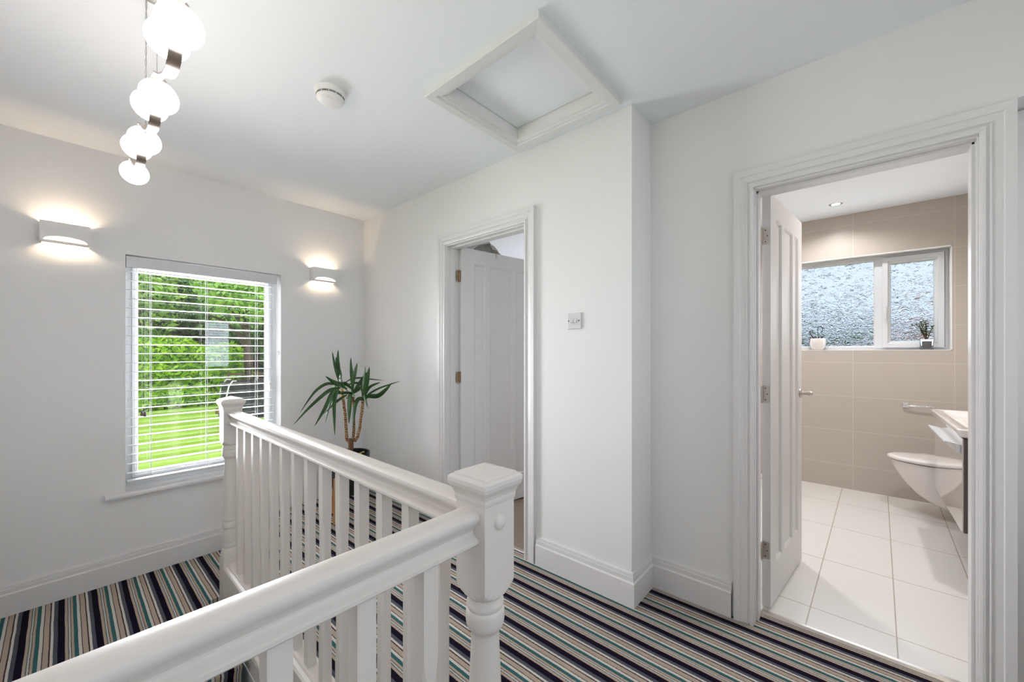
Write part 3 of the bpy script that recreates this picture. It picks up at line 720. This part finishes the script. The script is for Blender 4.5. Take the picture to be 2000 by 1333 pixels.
leaves = [  # (points in the photo crop, width in m, depth of tip)
 ([(450, 440), (432, 330), (415, 200), (412, 70)], .030, .03), ([(445, 420), (425, 335), (370, 230), (330, 148)], .026, .12), ([(450, 430), (420, 250), (404, 90)], .022, -.06),
 ([(520, 480), (440, 420), (400, 385), (362, 338)], .028, -.10), ([(450, 450), (400, 428), (320, 425), (225, 490), (150, 590), (68, 722)], .021, -.05),
 ([(450, 470), (390, 480), (330, 530), (200, 665), (75, 822)], .027, -.15), ([(440, 450), (395, 445), (350, 570), (300, 720), (263, 848)], .036, .05),
 ([(460, 520), (410, 500), (340, 680), (265, 840)], .030, -.12), ([(520, 545), (450, 600), (330, 725)], .022, -.08), ([(445, 470), (440, 480), (425, 600), (440, 780), (456, 938)], .030, -.10),
 ([(460, 430), (500, 430), (560, 505)], .034, .06), ([(455, 330), (480, 400), (560, 500)], .030, -.05),
 ([(580, 510), (570, 400), (548, 280), (532, 152)], .027, .05), ([(580, 510), (600, 380), (628, 290), (652, 206)], .036, -.04), ([(585, 515), (620, 440), (675, 340), (702, 300)], .026, .12),
 ([(578, 520), (572, 560), (574, 700), (576, 832)], .040, -.06), ([(580, 525), (540, 510), (480, 515)], .022, -.12), ([(585, 525), (620, 520), (680, 545)], .028, -.14),
 ([(575, 520), (530, 545), (450, 600)], .020, .10), ([(590, 520), (640, 480), (700, 450)], .030, -.03),
 ([(690, 600), (690, 500), (700, 350), (700, 243)], .030, .02), ([(695, 590), (712, 500), (742, 360), (765, 250)], .034, -.02), ([(700, 570), (735, 470), (825, 423)], .024, .10),
 ([(695, 600), (745, 552), (850, 548), (940, 480), (1002, 412)], .034, -.03), ([(700, 580), (740, 535), (830, 480), (940, 440), (1046, 406)], .014, .08),
 ([(690, 600), (660, 580), (632, 640), (622, 760), (618, 898)], .036, -.06), ([(695, 560), (720, 530), (760, 590), (802, 664)], .020, -.12),
 ([(510, 410), (560, 378), (630, 372), (740, 390), (850, 402)], .014, .12), ([(520, 440), (590, 420), (650, 440), (690, 520)], .016, .10), ([(690, 590), (680, 470), (640, 470), (600, 520)], .016, .08),
 ([(690, 560), (660, 440), (700, 370)], .026, .09)]
b = MB()
for pts, wd, td in leaves:
    P = [cp(*q) for q in pts]; n = 14; Q = []
    for i in range(n+1):     # smooth interpolation along the control points
        t = i/n*(len(P)-1); k_ = min(int(t), len(P)-2); f = t-k_
        p0, p1, p2, p3 = P[max(k_-1, 0)], P[k_], P[k_+1], P[min(k_+2, len(P)-1)]
        q = .5*((2*p1)+(p2-p0)*f+(2*p0-5*p1+4*p2-p3)*f*f+(3*p1-p0-3*p2+p3)*f**3)
        Q.append(q + VF*td*(i/n))
    rows = []; tw = rnd.uniform(-.5, .5)
    for i in range(n+1):
        t = i/n; tg = (Q[min(i+1, n)]-Q[max(i-1, 0)]).normalized()
        s_ = tg.cross(VF).normalized(); s_ = (s_*cos(tw) + VF*sin(tw)).normalized(); nn = tg.cross(s_).normalized()
        hw = wd/2*min(1, .45+1.6*t)*(1-max(0, (t-.45)/.55)**1.7)+.0004
        rows.append([b.v(Q[i]-s_*hw+nn*hw*.35), b.v(Q[i]), b.v(Q[i]+s_*hw+nn*hw*.35)])
    for a, c_ in zip(rows, rows[1:]):
        for j in (0, 1): b.face([a[j], a[j+1], c_[j+1], c_[j]])
o = b.build('leaves', yucca_m, yc, smooth=60)
so_ = o.modifiers.new('thick', 'SOLIDIFY'); so_.thickness = .0012
b = MB()
for (x_, y_, s_) in ((703, 886, .018), (708, 884, .016), (699, 889, .014), (712, 889, .012)):
    P = pp(x_, y_, -.03); b.rings([[P+Vector((s_*.9*cos(a), s_*.5*sin(a), s_*.25*sin(2*a)+dz)) for a in [2*pi*q/8 for q in range(8)]] for dz in (0, .002)])
b.tube([pp(700, 899), pp(704, 887, -.03)], .002, 6)
b.build('yellow_offshoot', yellow_m, yc)

# ------------------------------------------------------------ bedroom
b = MB(); wallbox(b, 'y', 1.0, 1.05, 2.15, 4.7, -.05, 2.6); tag(b.build('wall_partition', wall_m), 'partition between bedroom and bathroom', 'wall', kind='structure')
b = MB(); wallbox(b, 'x', 4.57, 4.75, 1.05, YW, -.05, 2.6); tag(b.build('wall_bedroom_far', wall_m), 'far bedroom wall hidden by the open door', 'wall', kind='structure')
bpy.data.objects['fill_bedroom'].location = (4.50, 2.3, 1.5)
# garment hung on a hook over the back of the bedroom door
g = empty('hanging_garment', (2.19, 2.15, 1.98), 'pale grey garment hanging over the top of the bedroom door', 'garment')
b = MB(); nu, nv = 28, 22
e1_ = Vector((cos(A1), sin(A1), 0)); e2_ = Vector((-sin(A1), cos(A1), 0)); O_ = Vector((1.905, 2.160, 0))
rows = []
for j in range(nv+1):
    row = []
    for i in range(nu+1):
        u = .06+.36*i/nu; t = j/nv
        hump = .03+.12*sin(pi*min(1, (i/nu)**1.3))**.8
        z_ = 1.965+hump+.003*sin(i*.8) - (0 if t < .35 else (t-.35)*1.35)
        off = .045+.10*min(t/.35, 1) + .018*sin(i*.95+1.2*j*.1) + .012*sin(i*2.1)
        if t < .35: z_ -= .055*(1-t/.35)**2
        row.append(b.v(O_+e1_*u+e2_*off+Vector((0, 0, z_))))
    rows.append(row)
for a, c_ in zip(rows, rows[1:]):
    for i in range(nu): b.face([a[i], a[i+1], c_[i+1], c_[i]])
o = b.build('cloth', fabric_m, g, smooth=80); sm = o.modifiers.new('thick', 'SOLIDIFY'); sm.thickness = .006
b = MB(); b.box((.0, 0, 0), (.02, .002, .06)); 
b.bm.free(); b = MB(); b.M = M1 @ Matrix.Translation((.318, 0, 0))
b.box((0, -.003, 1.945), (.016, -.0005, 1.9805)); b.box((0, -.003, 1.9785), (.016, .040, 1.981)); b.box((0, .0365, 1.86), (.016, .039, 1.981)); b.tube([(.008, .039, 1.87), (.008, .06, 1.865), (.008, .075, 1.885)], .004, 8)
tag(b.build('door_hook', nickel_m), 'metal hook over the top edge of the bedroom door', 'hook')

# ------------------------------------------------------------ bathroom
XB = 4.57; BWN = (-.571, .70, 1.225, 2.052)
b = MB(); wallbox(b, 'x', XB, XB+.25, -.85, 1.05, -.1, 2.6, [BWN]); tag(b.build('wall_bathroom_far', wall_tile), 'taupe tiled bathroom wall around the frosted window', 'wall', kind='structure')
b = MB(); wallbox(b, 'y', -.95, -.80, 2.15, XB+.2, -.1, 2.6); tag(b.build('wall_bathroom_right', wall_tile_s), 'taupe tiled bathroom wall behind toilet and basin', 'wall', kind='structure')
b = MB(); wallbox(b, 'y', .95, 1.0, 2.15, XB+.2, -.05, 2.6); tag(b.build('wall_bathroom_left', wall_tile_s), 'taupe tiled bathroom wall behind the open door', 'wall', kind='structure')
w2 = empty('window_2', (4.66, .06, 1.225), 'white framed frosted bathroom window with one opening light', 'window', kind='structure')
b = MB()  # white plastered reveal lining
y0, y1, z0, z1 = BWN; t = .006
b.box((XB-.001, y0, z0), (XB+.14, y1, z0+t)); b.box((XB-.001, y0, z1-t), (XB+.14, y1, z1)); b.box((XB-.001, y0, z0), (XB+.14, y0+t, z1)); b.box((XB-.001, y1-t, z0), (XB+.14, y1, z1))
b.build('reveal', plaster_m, w2)
fx = XB+.085
b = MB()
FR2 = [(0, 0), (0, .030), (.018, .030), (.026, .018), (.034, .010), (.034, 0)]
b.sweep([(fx+.05, y1-t, z0+t), (fx+.05, y0+t, z0+t), (fx+.05, y0+t, z1-t), (fx+.05, y1-t, z1-t)], FR2, (-1, 0, 0), closed=True)
b.box((fx+.012, -.200, z0+.02), (fx+.05, -.128, z1-.02))
b.build('window_frame', pvc_m, w2, bevel=.002)
b = MB(); b.sweep([(fx+.045, .665, 1.247), (fx+.045, -.142, 1.247), (fx+.045, -.142, 2.026), (fx+.045, .665, 2.026)], [(0, 0), (0, .028), (.008, .028), (.020, .014), (.020, 0)], (-1, 0, 0), closed=True); b.build('glazing_bead', pvc_m, w2)
b = MB(); b.sweep([(fx+.045, -.176, 1.250), (fx+.045, -.538, 1.250), (fx+.045, -.538, 2.020), (fx+.045, -.176, 2.020)], [(0, 0), (0, .055), (.034, .055), (.038, .044), (.050, .036), (.056, .02), (.056, 0)], (-1, 0, 0), closed=True); sash = b.build('opening_sash', pvc_m, w2, bevel=.0015)
b = MB(); b.box((fx+.034, -.13, 1.25), (fx+.040, .66, 2.02)); b.box((fx+.030, -.492, 1.30), (fx+.036, -.222, 1.975)); b.build('frosted_pane', obscure_m, w2)
b = MB(); b.box((fx-.020, -.204, 1.545), (fx-.008, -.186, 1.605)); b.box((fx-.036, -.201, 1.49), (fx-.022, -.189, 1.580)); b.build('window_handle', pvc_m, sash, bevel=.004)
# sill plants
r = empty('potted_succulent', (4.63, .262, 1.231), 'curly dark succulent in a ribbed white bowl on the bathroom sill', 'potted plant')
b = MB(); n = 72; cx, cy, cz = 4.628, .262, 1.2315
prof = [(.036, 0), (.044, .004), (.054, .03), (.060, .06), (.061, .092), (.060, .104), (.057, .106), (.055, .090), (.0, .088)]
b.rings([[(cx+(q+(.0022*cos(18*2*pi*i/n) if 2 <= k_ <= 5 else 0))*cos(2*pi*i/n), cy+(q+(.0022*cos(18*2*pi*i/n) if 2 <= k_ <= 5 else 0))*sin(2*pi*i/n), cz+z_) for i in range(n)] for k_, (q, z_) in enumerate(prof)]); b.build('pot', ceramic_m, r, smooth=50)
b = MB(); b.lathe([(0, 0), (.055, 0), (.05, .005), (0, .010)], (cx, cy, cz+.088), 24); b.build('soil', soil_m, r)
b = MB()
b.tube([(cx, cy-.005, cz+.09), (cx, cy-.010, cz+.14), (cx-.005, cy+.0, cz+.185), (cx, cy+.0, cz+.21), (cx, cy-.02, cz+.222), (cx, cy-.036, cz+.20), (cx, cy-.030, cz+.165)][2:], [.002, .0035, .004, .005, .006], 8)
b.tube([(cx, cy+.02, cz+.09), (cx, cy+.045, cz+.13), (cx-.01, cy+.060, cz+.17), (cx-.01, cy+.045, cz+.185), (cx-.01, cy+.035, cz+.16)], [.004, .005, .005, .004, .002], 8)
b.tube([(cx, cy+.03, cz+.09), (cx-.03, cy+.055, cz+.12), (cx-.05, cy+.06, cz+.06)], [.004, .005, .002], 8)
for k_ in range(9):
    a = k_*.7; b.tube([(cx+.02*cos(a), cy+.02*sin(a), cz+.092), (cx+.035*cos(a), cy+.035*sin(a), cz+.115), (cx+.042*cos(a), cy+.045*sin(a), cz+.13)], [.004, .004, .001], 6)
b.tube([(cx, cy, cz+.09), (cx, cy-.004, cz+.14), (cx-.004, cy+.002, cz+.19)], [.003, .003, .002], 8)
b.build('stalks', terra_m, r, smooth=50)
r = empty('potted_jade_plant', (4.622, -.437, 1.231), 'small jade plant in a clear glass pot on the right of the bathroom sill', 'potted plant')
cx, cy = 4.622, -.437
b = MB(); b.lathe([(0, 0), (.036, 0), (.038, .004), (.041, .082), (.0385, .082), (.036, .008), (0, .008)], (cx, cy, 1.2315), 36); b.build('pot', potglass_m, r, smooth=50)
b = MB(); b.lathe([(0, 0), (.034, 0), (.036, .058), (0, .062)], (cx, cy, 1.241), 24); b.build('soil', soil_m, r)
b = MB(); rn = random.Random(3)
jl = []
for k_ in range(6):
    a = rn.uniform(0, 6.28); hx, hy = .035*cos(a), .045*sin(a); hh = rn.uniform(.10, .17)
    P = [Vector((cx, cy, 1.30)), Vector((cx+hx*.5, cy+hy*.5, 1.31+hh*.5)), Vector((cx+hx, cy+hy, 1.31+hh))]; b.tube(P, [.004, .003, .002], 6)
    for t in (.35, .5, .65, .8, .92, 1.0):
        p_ = P[0].lerp(P[1], t*2) if t < .5 else P[1].lerp(P[2], t*2-1)
        for s_ in (0, pi): jl.append((p_, a*2+s_+t*5))
b.build('stems', bark_m, r)
b = MB()
for p_, a in jl:
    d = Vector((cos(a), sin(a), .6)).normalized(); s_ = d.cross(Vector((0, 0, 1))).normalized(); u_ = s_.cross(d)
    b.rings([[p_+d*q*.022+s_*w_*cos(f)+u_*.35*w_*sin(f) for f in [2*pi*m_/8 for m_ in range(8)]] for q, w_ in ((0, .001), (.3, .005), (.65, .0065), (.9, .004), (1, .0008))])
b.build('leaves', leafmat('jade_leaf', (.03, .075, .02), (.09, .17, .04), 40), r, smooth=60)

# wall-hung toilet
tx = 4.20
t_ = empty('toilet', (tx, -.80, 0), 'white wall-hung toilet with closed lid beyond the basin', 'toilet')
def dplan(tip, hw, z, n=40, back=-.80):
    pts = [(tx+hw, back, z)]
    Lf = min(.33, (tip-back)*.75)
    for i in range(n+1):
        a = pi*i/n; pts.append((tx+hw*cos(a)*(1 if sin(a) > 0 else 1), tip-Lf+Lf*sin(a)**.92 if 0 < i < n else tip-Lf, z))
    pts.append((tx-hw, back, z)); return pts
b = MB(); b.rings([dplan(*q) for q in ((-.60, .075, .052), (-.53, .098, .060), (-.46, .118, .082), (-.395, .136, .118), (-.335, .150, .168), (-.285, .161, .228), (-.243, .169, .292), (-.216, .174, .348), (-.202, .176, .396))]); b.build('bowl', ceramic_m, t_, smooth=50)
b = MB(); b.rings([dplan(*q, back=-.70) for q in ((-.203, .170, .396), (-.198, .176, .400), (-.196, .177, .402))]); b.build('seat', dark_slot, t_, smooth=50)
b = MB(); b.rings([dplan(*q, back=-.72) for q in ((-.192, .179, .402), (-.186, .184, .407), (-.184, .185, .418), (-.190, .180, .428), (-.21, .165, .4325), (-.30, .09, .434))]); b.build('lid', ceramic_m, t_, smooth=50)
# vanity and basin
v_ = empty('vanity_unit', (3.44, -.80, .29), 'wall-hung vanity cabinet with glossy front and dark veneer sides under the basin', 'cabinet')
VX0, VX1 = 2.992, 3.90
b = MB(); b.box((VX0+.028, -.80, .300), (VX1, -.440, .774)); b.build('carcass', darkwood_m, v_, bevel=.001)
b = MB(); b.box((VX0, -.800, .300), (VX0+.020, -.470, .772)); b.box((VX0, -.452, .296), (VX0+.034, -.4135, .772)); b.build('side_panel', darkwood_m, v_, bevel=.001)
b = MB(); b.box((VX0+.004, -.4130, .296), (VX1, -.4080, .772)); b.build('drawer_front', gloss_m, v_)
b = MB(); b.extr([(3.03, -.4075, .735), (3.03, -.352, .748), (3.03, -.350, .743), (3.03, -.388, .732), (3.03, -.392, .690), (3.03, -.4075, .690)], (.60, 0, 0)); b.build('handle', pvc_m, v_)
bs = empty('washbasin', (3.45, -.80, .775), 'white rectangular ceramic washbasin on the vanity unit', 'washbasin')
b = MB()
def rr(x0, x1, y0, y1, r_, z, n=6):
    out = []
    for (cx_, cy_, a0) in ((x1-r_, y1-r_, 0), (x0+r_, y1-r_, 90), (x0+r_, y0+r_, 180), (x1-r_, y0+r_, 270)):
        for i in range(n+1): a = R(a0+90*i/n); out.append((cx_+r_*cos(a), cy_+r_*sin(a), z))
    return out
bx0, bx1, by0, by1 = 2.985, 3.935, -.800, -.392
b.rings([rr(bx0+.014, bx1-.014, by0, by1-.014, .02, .776), rr(bx0+.004, bx1-.004, by0, by1-.004, .025, .784), rr(bx0, bx1, by0, by1, .028, .800), rr(bx0, bx1, by0, by1, .028, .815), rr(bx0+.006, bx1-.006, by0+.006, by1-.006, .024, .821),
         rr(bx0+.055, bx1-.055, by0+.09, by1-.040, .04, .821), rr(bx0+.065, bx1-.065, by0+.10, by1-.050, .04, .812), rr(bx0+.11, bx1-.11, by0+.13, by1-.085, .06, .790), rr(bx0+.16, bx1-.16, by0+.16, by1-.12, .05, .783)])
b.build('basin', ceramic_m, bs, smooth=40)
b = MB(); b.lathe([(0, 0), (.022, 0), (.022, .10), (.018, .105), (0, .105)], (3.45, -.755, .821), 24); b.tube([(3.45, -.755, .905), (3.45, -.66, .895), (3.45, -.63, .88)], .010, 12); b.build('tap', chrome_m, bs, smooth=40)
# toilet roll holder
h_ = empty('toilet_roll_holder', (XB, -.311, .775), 'empty chrome toilet roll holder on the tiled wall above the toilet', 'toilet roll holder')
b = MB(); b.box((XB-.012, -.330, .757), (XB, -.294, .793)); b.build('mounting_plate', chrome_m, h_, bevel=.003)
b = MB(); b.tube([(XB-.008, -.312, .775), (XB-.045, -.312, .775), (XB-.052, -.318, .775), (XB-.052, -.45, .773), (XB-.052, -.462, .773)], .006, 12); b.tube([(XB-.052, -.455, .773), (XB-.052, -.468, .773)], .0085, 12); b.build('bar', chrome_m, h_, smooth=40)
# recessed spotlights: the first is in view, two unseen ones brighten the bathroom
def downlight(x, y, lab, pw):
    r = empty('recessed_spotlight', (x, y, 2.43), lab, 'spotlight')
    b = MB(); b.lathe([(.030, -.002), (.044, -.002), (.046, 0), (.030, .0)], (x, y, 2.43), 36, cap=False); b.lathe([(.028, -.0008), (.030, -.002)], (x, y, 2.43), 36, cap=False); b.build('bezel', chrome_m, r, smooth=40)
    b = MB(); b.lathe([(0, -.0012), (.029, -.0012), (.029, -.0004), (0, -.0004)], (x, y, 2.43), 28); b.build('lamp', down_m, r)
    spot('spotlight_lamp', (x, y, 2.415), pw, (.98, .965, .97), 150, .03)
downlight(4.185, .120, 'lit recessed spotlight in the bathroom ceiling', 19)
downlight(3.30, .60, 'unseen recessed spotlight added over the middle of the bathroom', 37)
downlight(3.05, -.42, 'unseen recessed spotlight added above the basin', 36)

# ------------------------------------------------------------ garden
b = MB(); b.box((-40, 3.9, -2.72), (60, 75, -2.70)); b.box((-40, -30, -2.72), (-.9, 3.9, -2.70)); b.box((5.0, -30, -2.72), (60, 3.9, -2.70))
tag(b.build('lawn', lawn_m), 'mown striped green lawn outside the window', 'lawn', kind='structure')
def leafcloud(name, blobs, count, size, mat, parent, seed):
    """count small leaf quads spread over ellipsoid shells"""
    g_ = np.random.default_rng(seed); wts = np.array([q[3]*q[4]+q[4]*q[5]+q[3]*q[5] for q in blobs]); wts = wts/wts.sum()
    idx = g_.choice(len(blobs), count, p=wts); B = np.array(blobs, dtype=float)[idx]
    d = g_.normal(size=(count, 3)); d /= np.linalg.norm(d, axis=1)[:, None]; rad = g_.uniform(.72, 1.05, count)[:, None]
    P = B[:, :3]+d*B[:, 3:6]*rad
    nrm = d+g_.normal(size=(count, 3))*.6; nrm /= np.linalg.norm(nrm, axis=1)[:, None]
    t = np.cross(nrm, g_.normal(size=(count, 3))); t /= np.linalg.norm(t, axis=1)[:, None]; s_ = np.cross(nrm, t)
    L = (size*g_.uniform(.6, 1.3, count))[:, None]; W = L*.45
    V = np.stack([P-t*L, P+s_*W, P+t*L, P-s_*W], 1).reshape(-1, 3)
    F = np.arange(count*4).reshape(-1, 4)
    me = bpy.data.meshes.new(name); me.from_pydata(V.tolist(), [], F.tolist()); me.materials.append(mat)
    o = bpy.data.objects.new(name, me); C.objects.link(o); o.parent = parent; o.matrix_parent_inverse = pmat(parent).inverted(); return o
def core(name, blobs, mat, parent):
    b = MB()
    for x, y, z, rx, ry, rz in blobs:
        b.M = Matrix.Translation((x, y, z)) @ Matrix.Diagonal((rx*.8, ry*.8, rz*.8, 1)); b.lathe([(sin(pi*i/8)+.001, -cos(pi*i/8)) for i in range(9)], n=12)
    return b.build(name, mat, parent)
hg = empty('laurel_hedge', (5, 35.5, -2.7), 'bright green laurel hedge at the end of the lawn', 'hedge')
rn = random.Random(11); bl_ = []
for i in range(20):
    x = -4+i*.68; y = 34.6+.22*x
    for z in (-1.7, -.2, 1.1): bl_.append((x+rn.uniform(-.2, .2), y, z+rn.uniform(-.2, .25)-(.4 if x > 6.5 else 0), 1.0, .9, 1.05))
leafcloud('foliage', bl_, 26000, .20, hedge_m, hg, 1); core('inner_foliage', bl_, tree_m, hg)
def tree(x, y, h, mats, n, size, seed, label, trunk=.3, spread=3.0, low=.25, cat='tree'):
    r = empty('tree', (x, y, -2.7), label, cat, 'trees beyond the hedge')
    g_ = random.Random(seed); bl = []
    for i in range(16):
        f = low+(1-low)*g_.random(); rr_ = spread*(1.15-f*.55)*g_.uniform(.3, .75); a = g_.uniform(0, 6.28)
        bl.append((x+rr_*cos(a), y+rr_*sin(a), -2.7+h*f, spread*.48, spread*.48, spread*.36))
    leafcloud('foliage', bl, n, size, mats, r, seed)
    b = MB(); b.tube([(x, y, -2.7), (x+.1, y, -2.7+h*.3), (x-.1, y+.1, -2.7+h*.6), (x, y, -2.7+h*.95)], [trunk, trunk*.85, trunk*.6, .05], 12)
    for k_ in range(5):
        a = g_.uniform(0, 6.28); z_ = -2.7+h*g_.uniform(.35, .7); b.tube([(x, y, z_), (x+spread*.4*cos(a), y+spread*.4*sin(a), z_+h*.12), (x+spread*.75*cos(a), y+spread*.75*sin(a), z_+h*.17)], [trunk*.4, trunk*.25, .03], 8)
    b.build('trunk', bark_m, r, smooth=50)
tree(2.2, 44, 11.5, tree_m, 9000, .28, 21, 'leafy tree behind the hedge at the left of the window view', .3, 3.4, .3)
tree(5.0, 42, 12.5, tree_m, 11000, .28, 22, 'broad green tree behind the middle of the hedge', .35, 4.0, .25)
tree(8.6, 41, 13, tree_m, 11000, .28, 23, 'dense green tree behind the right end of the hedge', .35, 4.0, .25)
tree(12.0, 43, 13, tree_m, 9000, .28, 24, 'tall green tree beyond the fence', .35, 4.2, .25)
tree(8.05, 30.5, 11.0, lime_m, 4200, .20, 25, 'light green tree with a thick brown trunk behind the trampoline', .33, 3.6, .62)
tree(3.7, 39.5, 10.0, lime_m, 3600, .22, 26, 'yellow green tree standing just behind the hedge', .2, 3.0, .55)
tree(-3, 42, 12, tree_m, 6000, .3, 27, 'green tree far to the left of the garden', .35, 4.2, .2)
tree(16, 38, 12, tree_m, 6000, .3, 28, 'green tree far to the right of the garden', .35, 4.2, .2)
# conifer screen behind everything
r = empty('conifer_screen', (6, 50, -2.7), 'dark screen of conifers behind the garden trees', 'hedge')
bl2 = [(-10+i*2.4+rn.uniform(-.3, .3), 50+rn.uniform(-.5, .5), z, 1.9, 1.5, 2.6) for i in range(17) for z in (-1, 2.2, 5.2, 7.8) if not (z > 7 and 4 < i < 7)]
leafcloud('foliage', bl2, 16000, .38, dark_m, r, 5); core('inner_foliage', bl2, dark_m, r)
# fence behind the trampoline
f_ = empty('timber_fence', (10.5, 33, -2.7), 'low brown timber rail fence behind the trampoline', 'fence')
fb = Vector((12, -1.5, 0)).normalized()
def fbar(z0, z1, name):
    b = MB(); b.M = Matrix.Translation((7.6, 33.4, 0)) @ Matrix.Rotation(math.atan2(-1.5, 12), 4, 'Z'); b.box((0, -.03, z0), (9, .03, z1)); b.build(name, timber_m, f_)
fbar(-.45, -.30, 'rail'); fbar(-1.15, -.75, 'rail'); fbar(-2.3, -1.4, 'rail')
for k_ in range(6):
    b = MB(); b.M = Matrix.Translation((7.6, 33.4, 0)) @ Matrix.Rotation(math.atan2(-1.5, 12), 4, 'Z'); b.box((k_*1.75, -.09, -2.7), (k_*1.75+.14, -.03, -.2)); b.build('post', timber_m, f_)
# trampoline
TX, TY, TR = 6.95, 23.4, 1.95
t_ = empty('trampoline', (TX, TY, -2.7), 'garden trampoline with curved pale poles and a dark safety net', 'trampoline')
b = MB(); b.lathe([(TR, -1.95), (TR-.18, -1.95), (TR-.18, -1.90), (TR, -1.88)], (TX, TY, 0), 48, cap=False); b.lathe([(0, -1.93), (TR-.18, -1.93)], (TX, TY, 0), 48, cap=False); b.build('mat', net_m if False else dark_slot, t_)
b = MB(); b.lathe([(TR-.12, -1.9), (TR-.12, -.28)], (TX, TY, 0), 48, cap=False); b.build('net', net_m, t_)
grey_pole = NM('pole_foam', (.72, .74, .72), .5).m
for k_ in range(6):
    a = R(205+60*k_); cx_, sy_ = cos(a), sin(a)
    b = MB(); b.tube([(TX+(TR+.02)*cx_, TY+(TR+.02)*sy_, -2.7), (TX+(TR+.10)*cx_, TY+(TR+.10)*sy_, -1.6), (TX+(TR+.08)*cx_, TY+(TR+.08)*sy_, -.9), (TX+(TR-.03)*cx_, TY+(TR-.03)*sy_, -.45), (TX+(TR-.22)*cx_, TY+(TR-.22)*sy_, -.2), (TX+(TR-.40)*cx_, TY+(TR-.40)*sy_, -.22)], .035, 10)
    b.build('pole', grey_pole, t_, smooth=50)
b = MB(); b.M = Matrix(); b.box((6.3, 30.2, -2.7), (7.6, 30.4, -2.35)); tag(b.build('garden_sleeper', timber_m), 'low timber edging at the foot of the hedge beside the trampoline', 'edging')
# outside the bathroom window
b = MB(); b.box((8.6, -3.2, -2.7), (8.9, -.55, 1.60)); tag(b.build('brick_wall', brick_m), 'red brick wall glimpsed through the frosted bathroom window', 'brick wall')
r = empty('side_shrub', (10.6, .5, -2.7), 'dark shrubs outside the frosted bathroom window', 'shrub')
bl3 = [(10.6+rn.uniform(-.3, .3), -2.6+i*.9, z, .9, .8, 1.0) for i in range(7) for z in (-1.6, -.3, .85)]
leafcloud('foliage', bl3, 7000, .12, dark_m, r, 9); core('inner_foliage', bl3, dark_m, r)
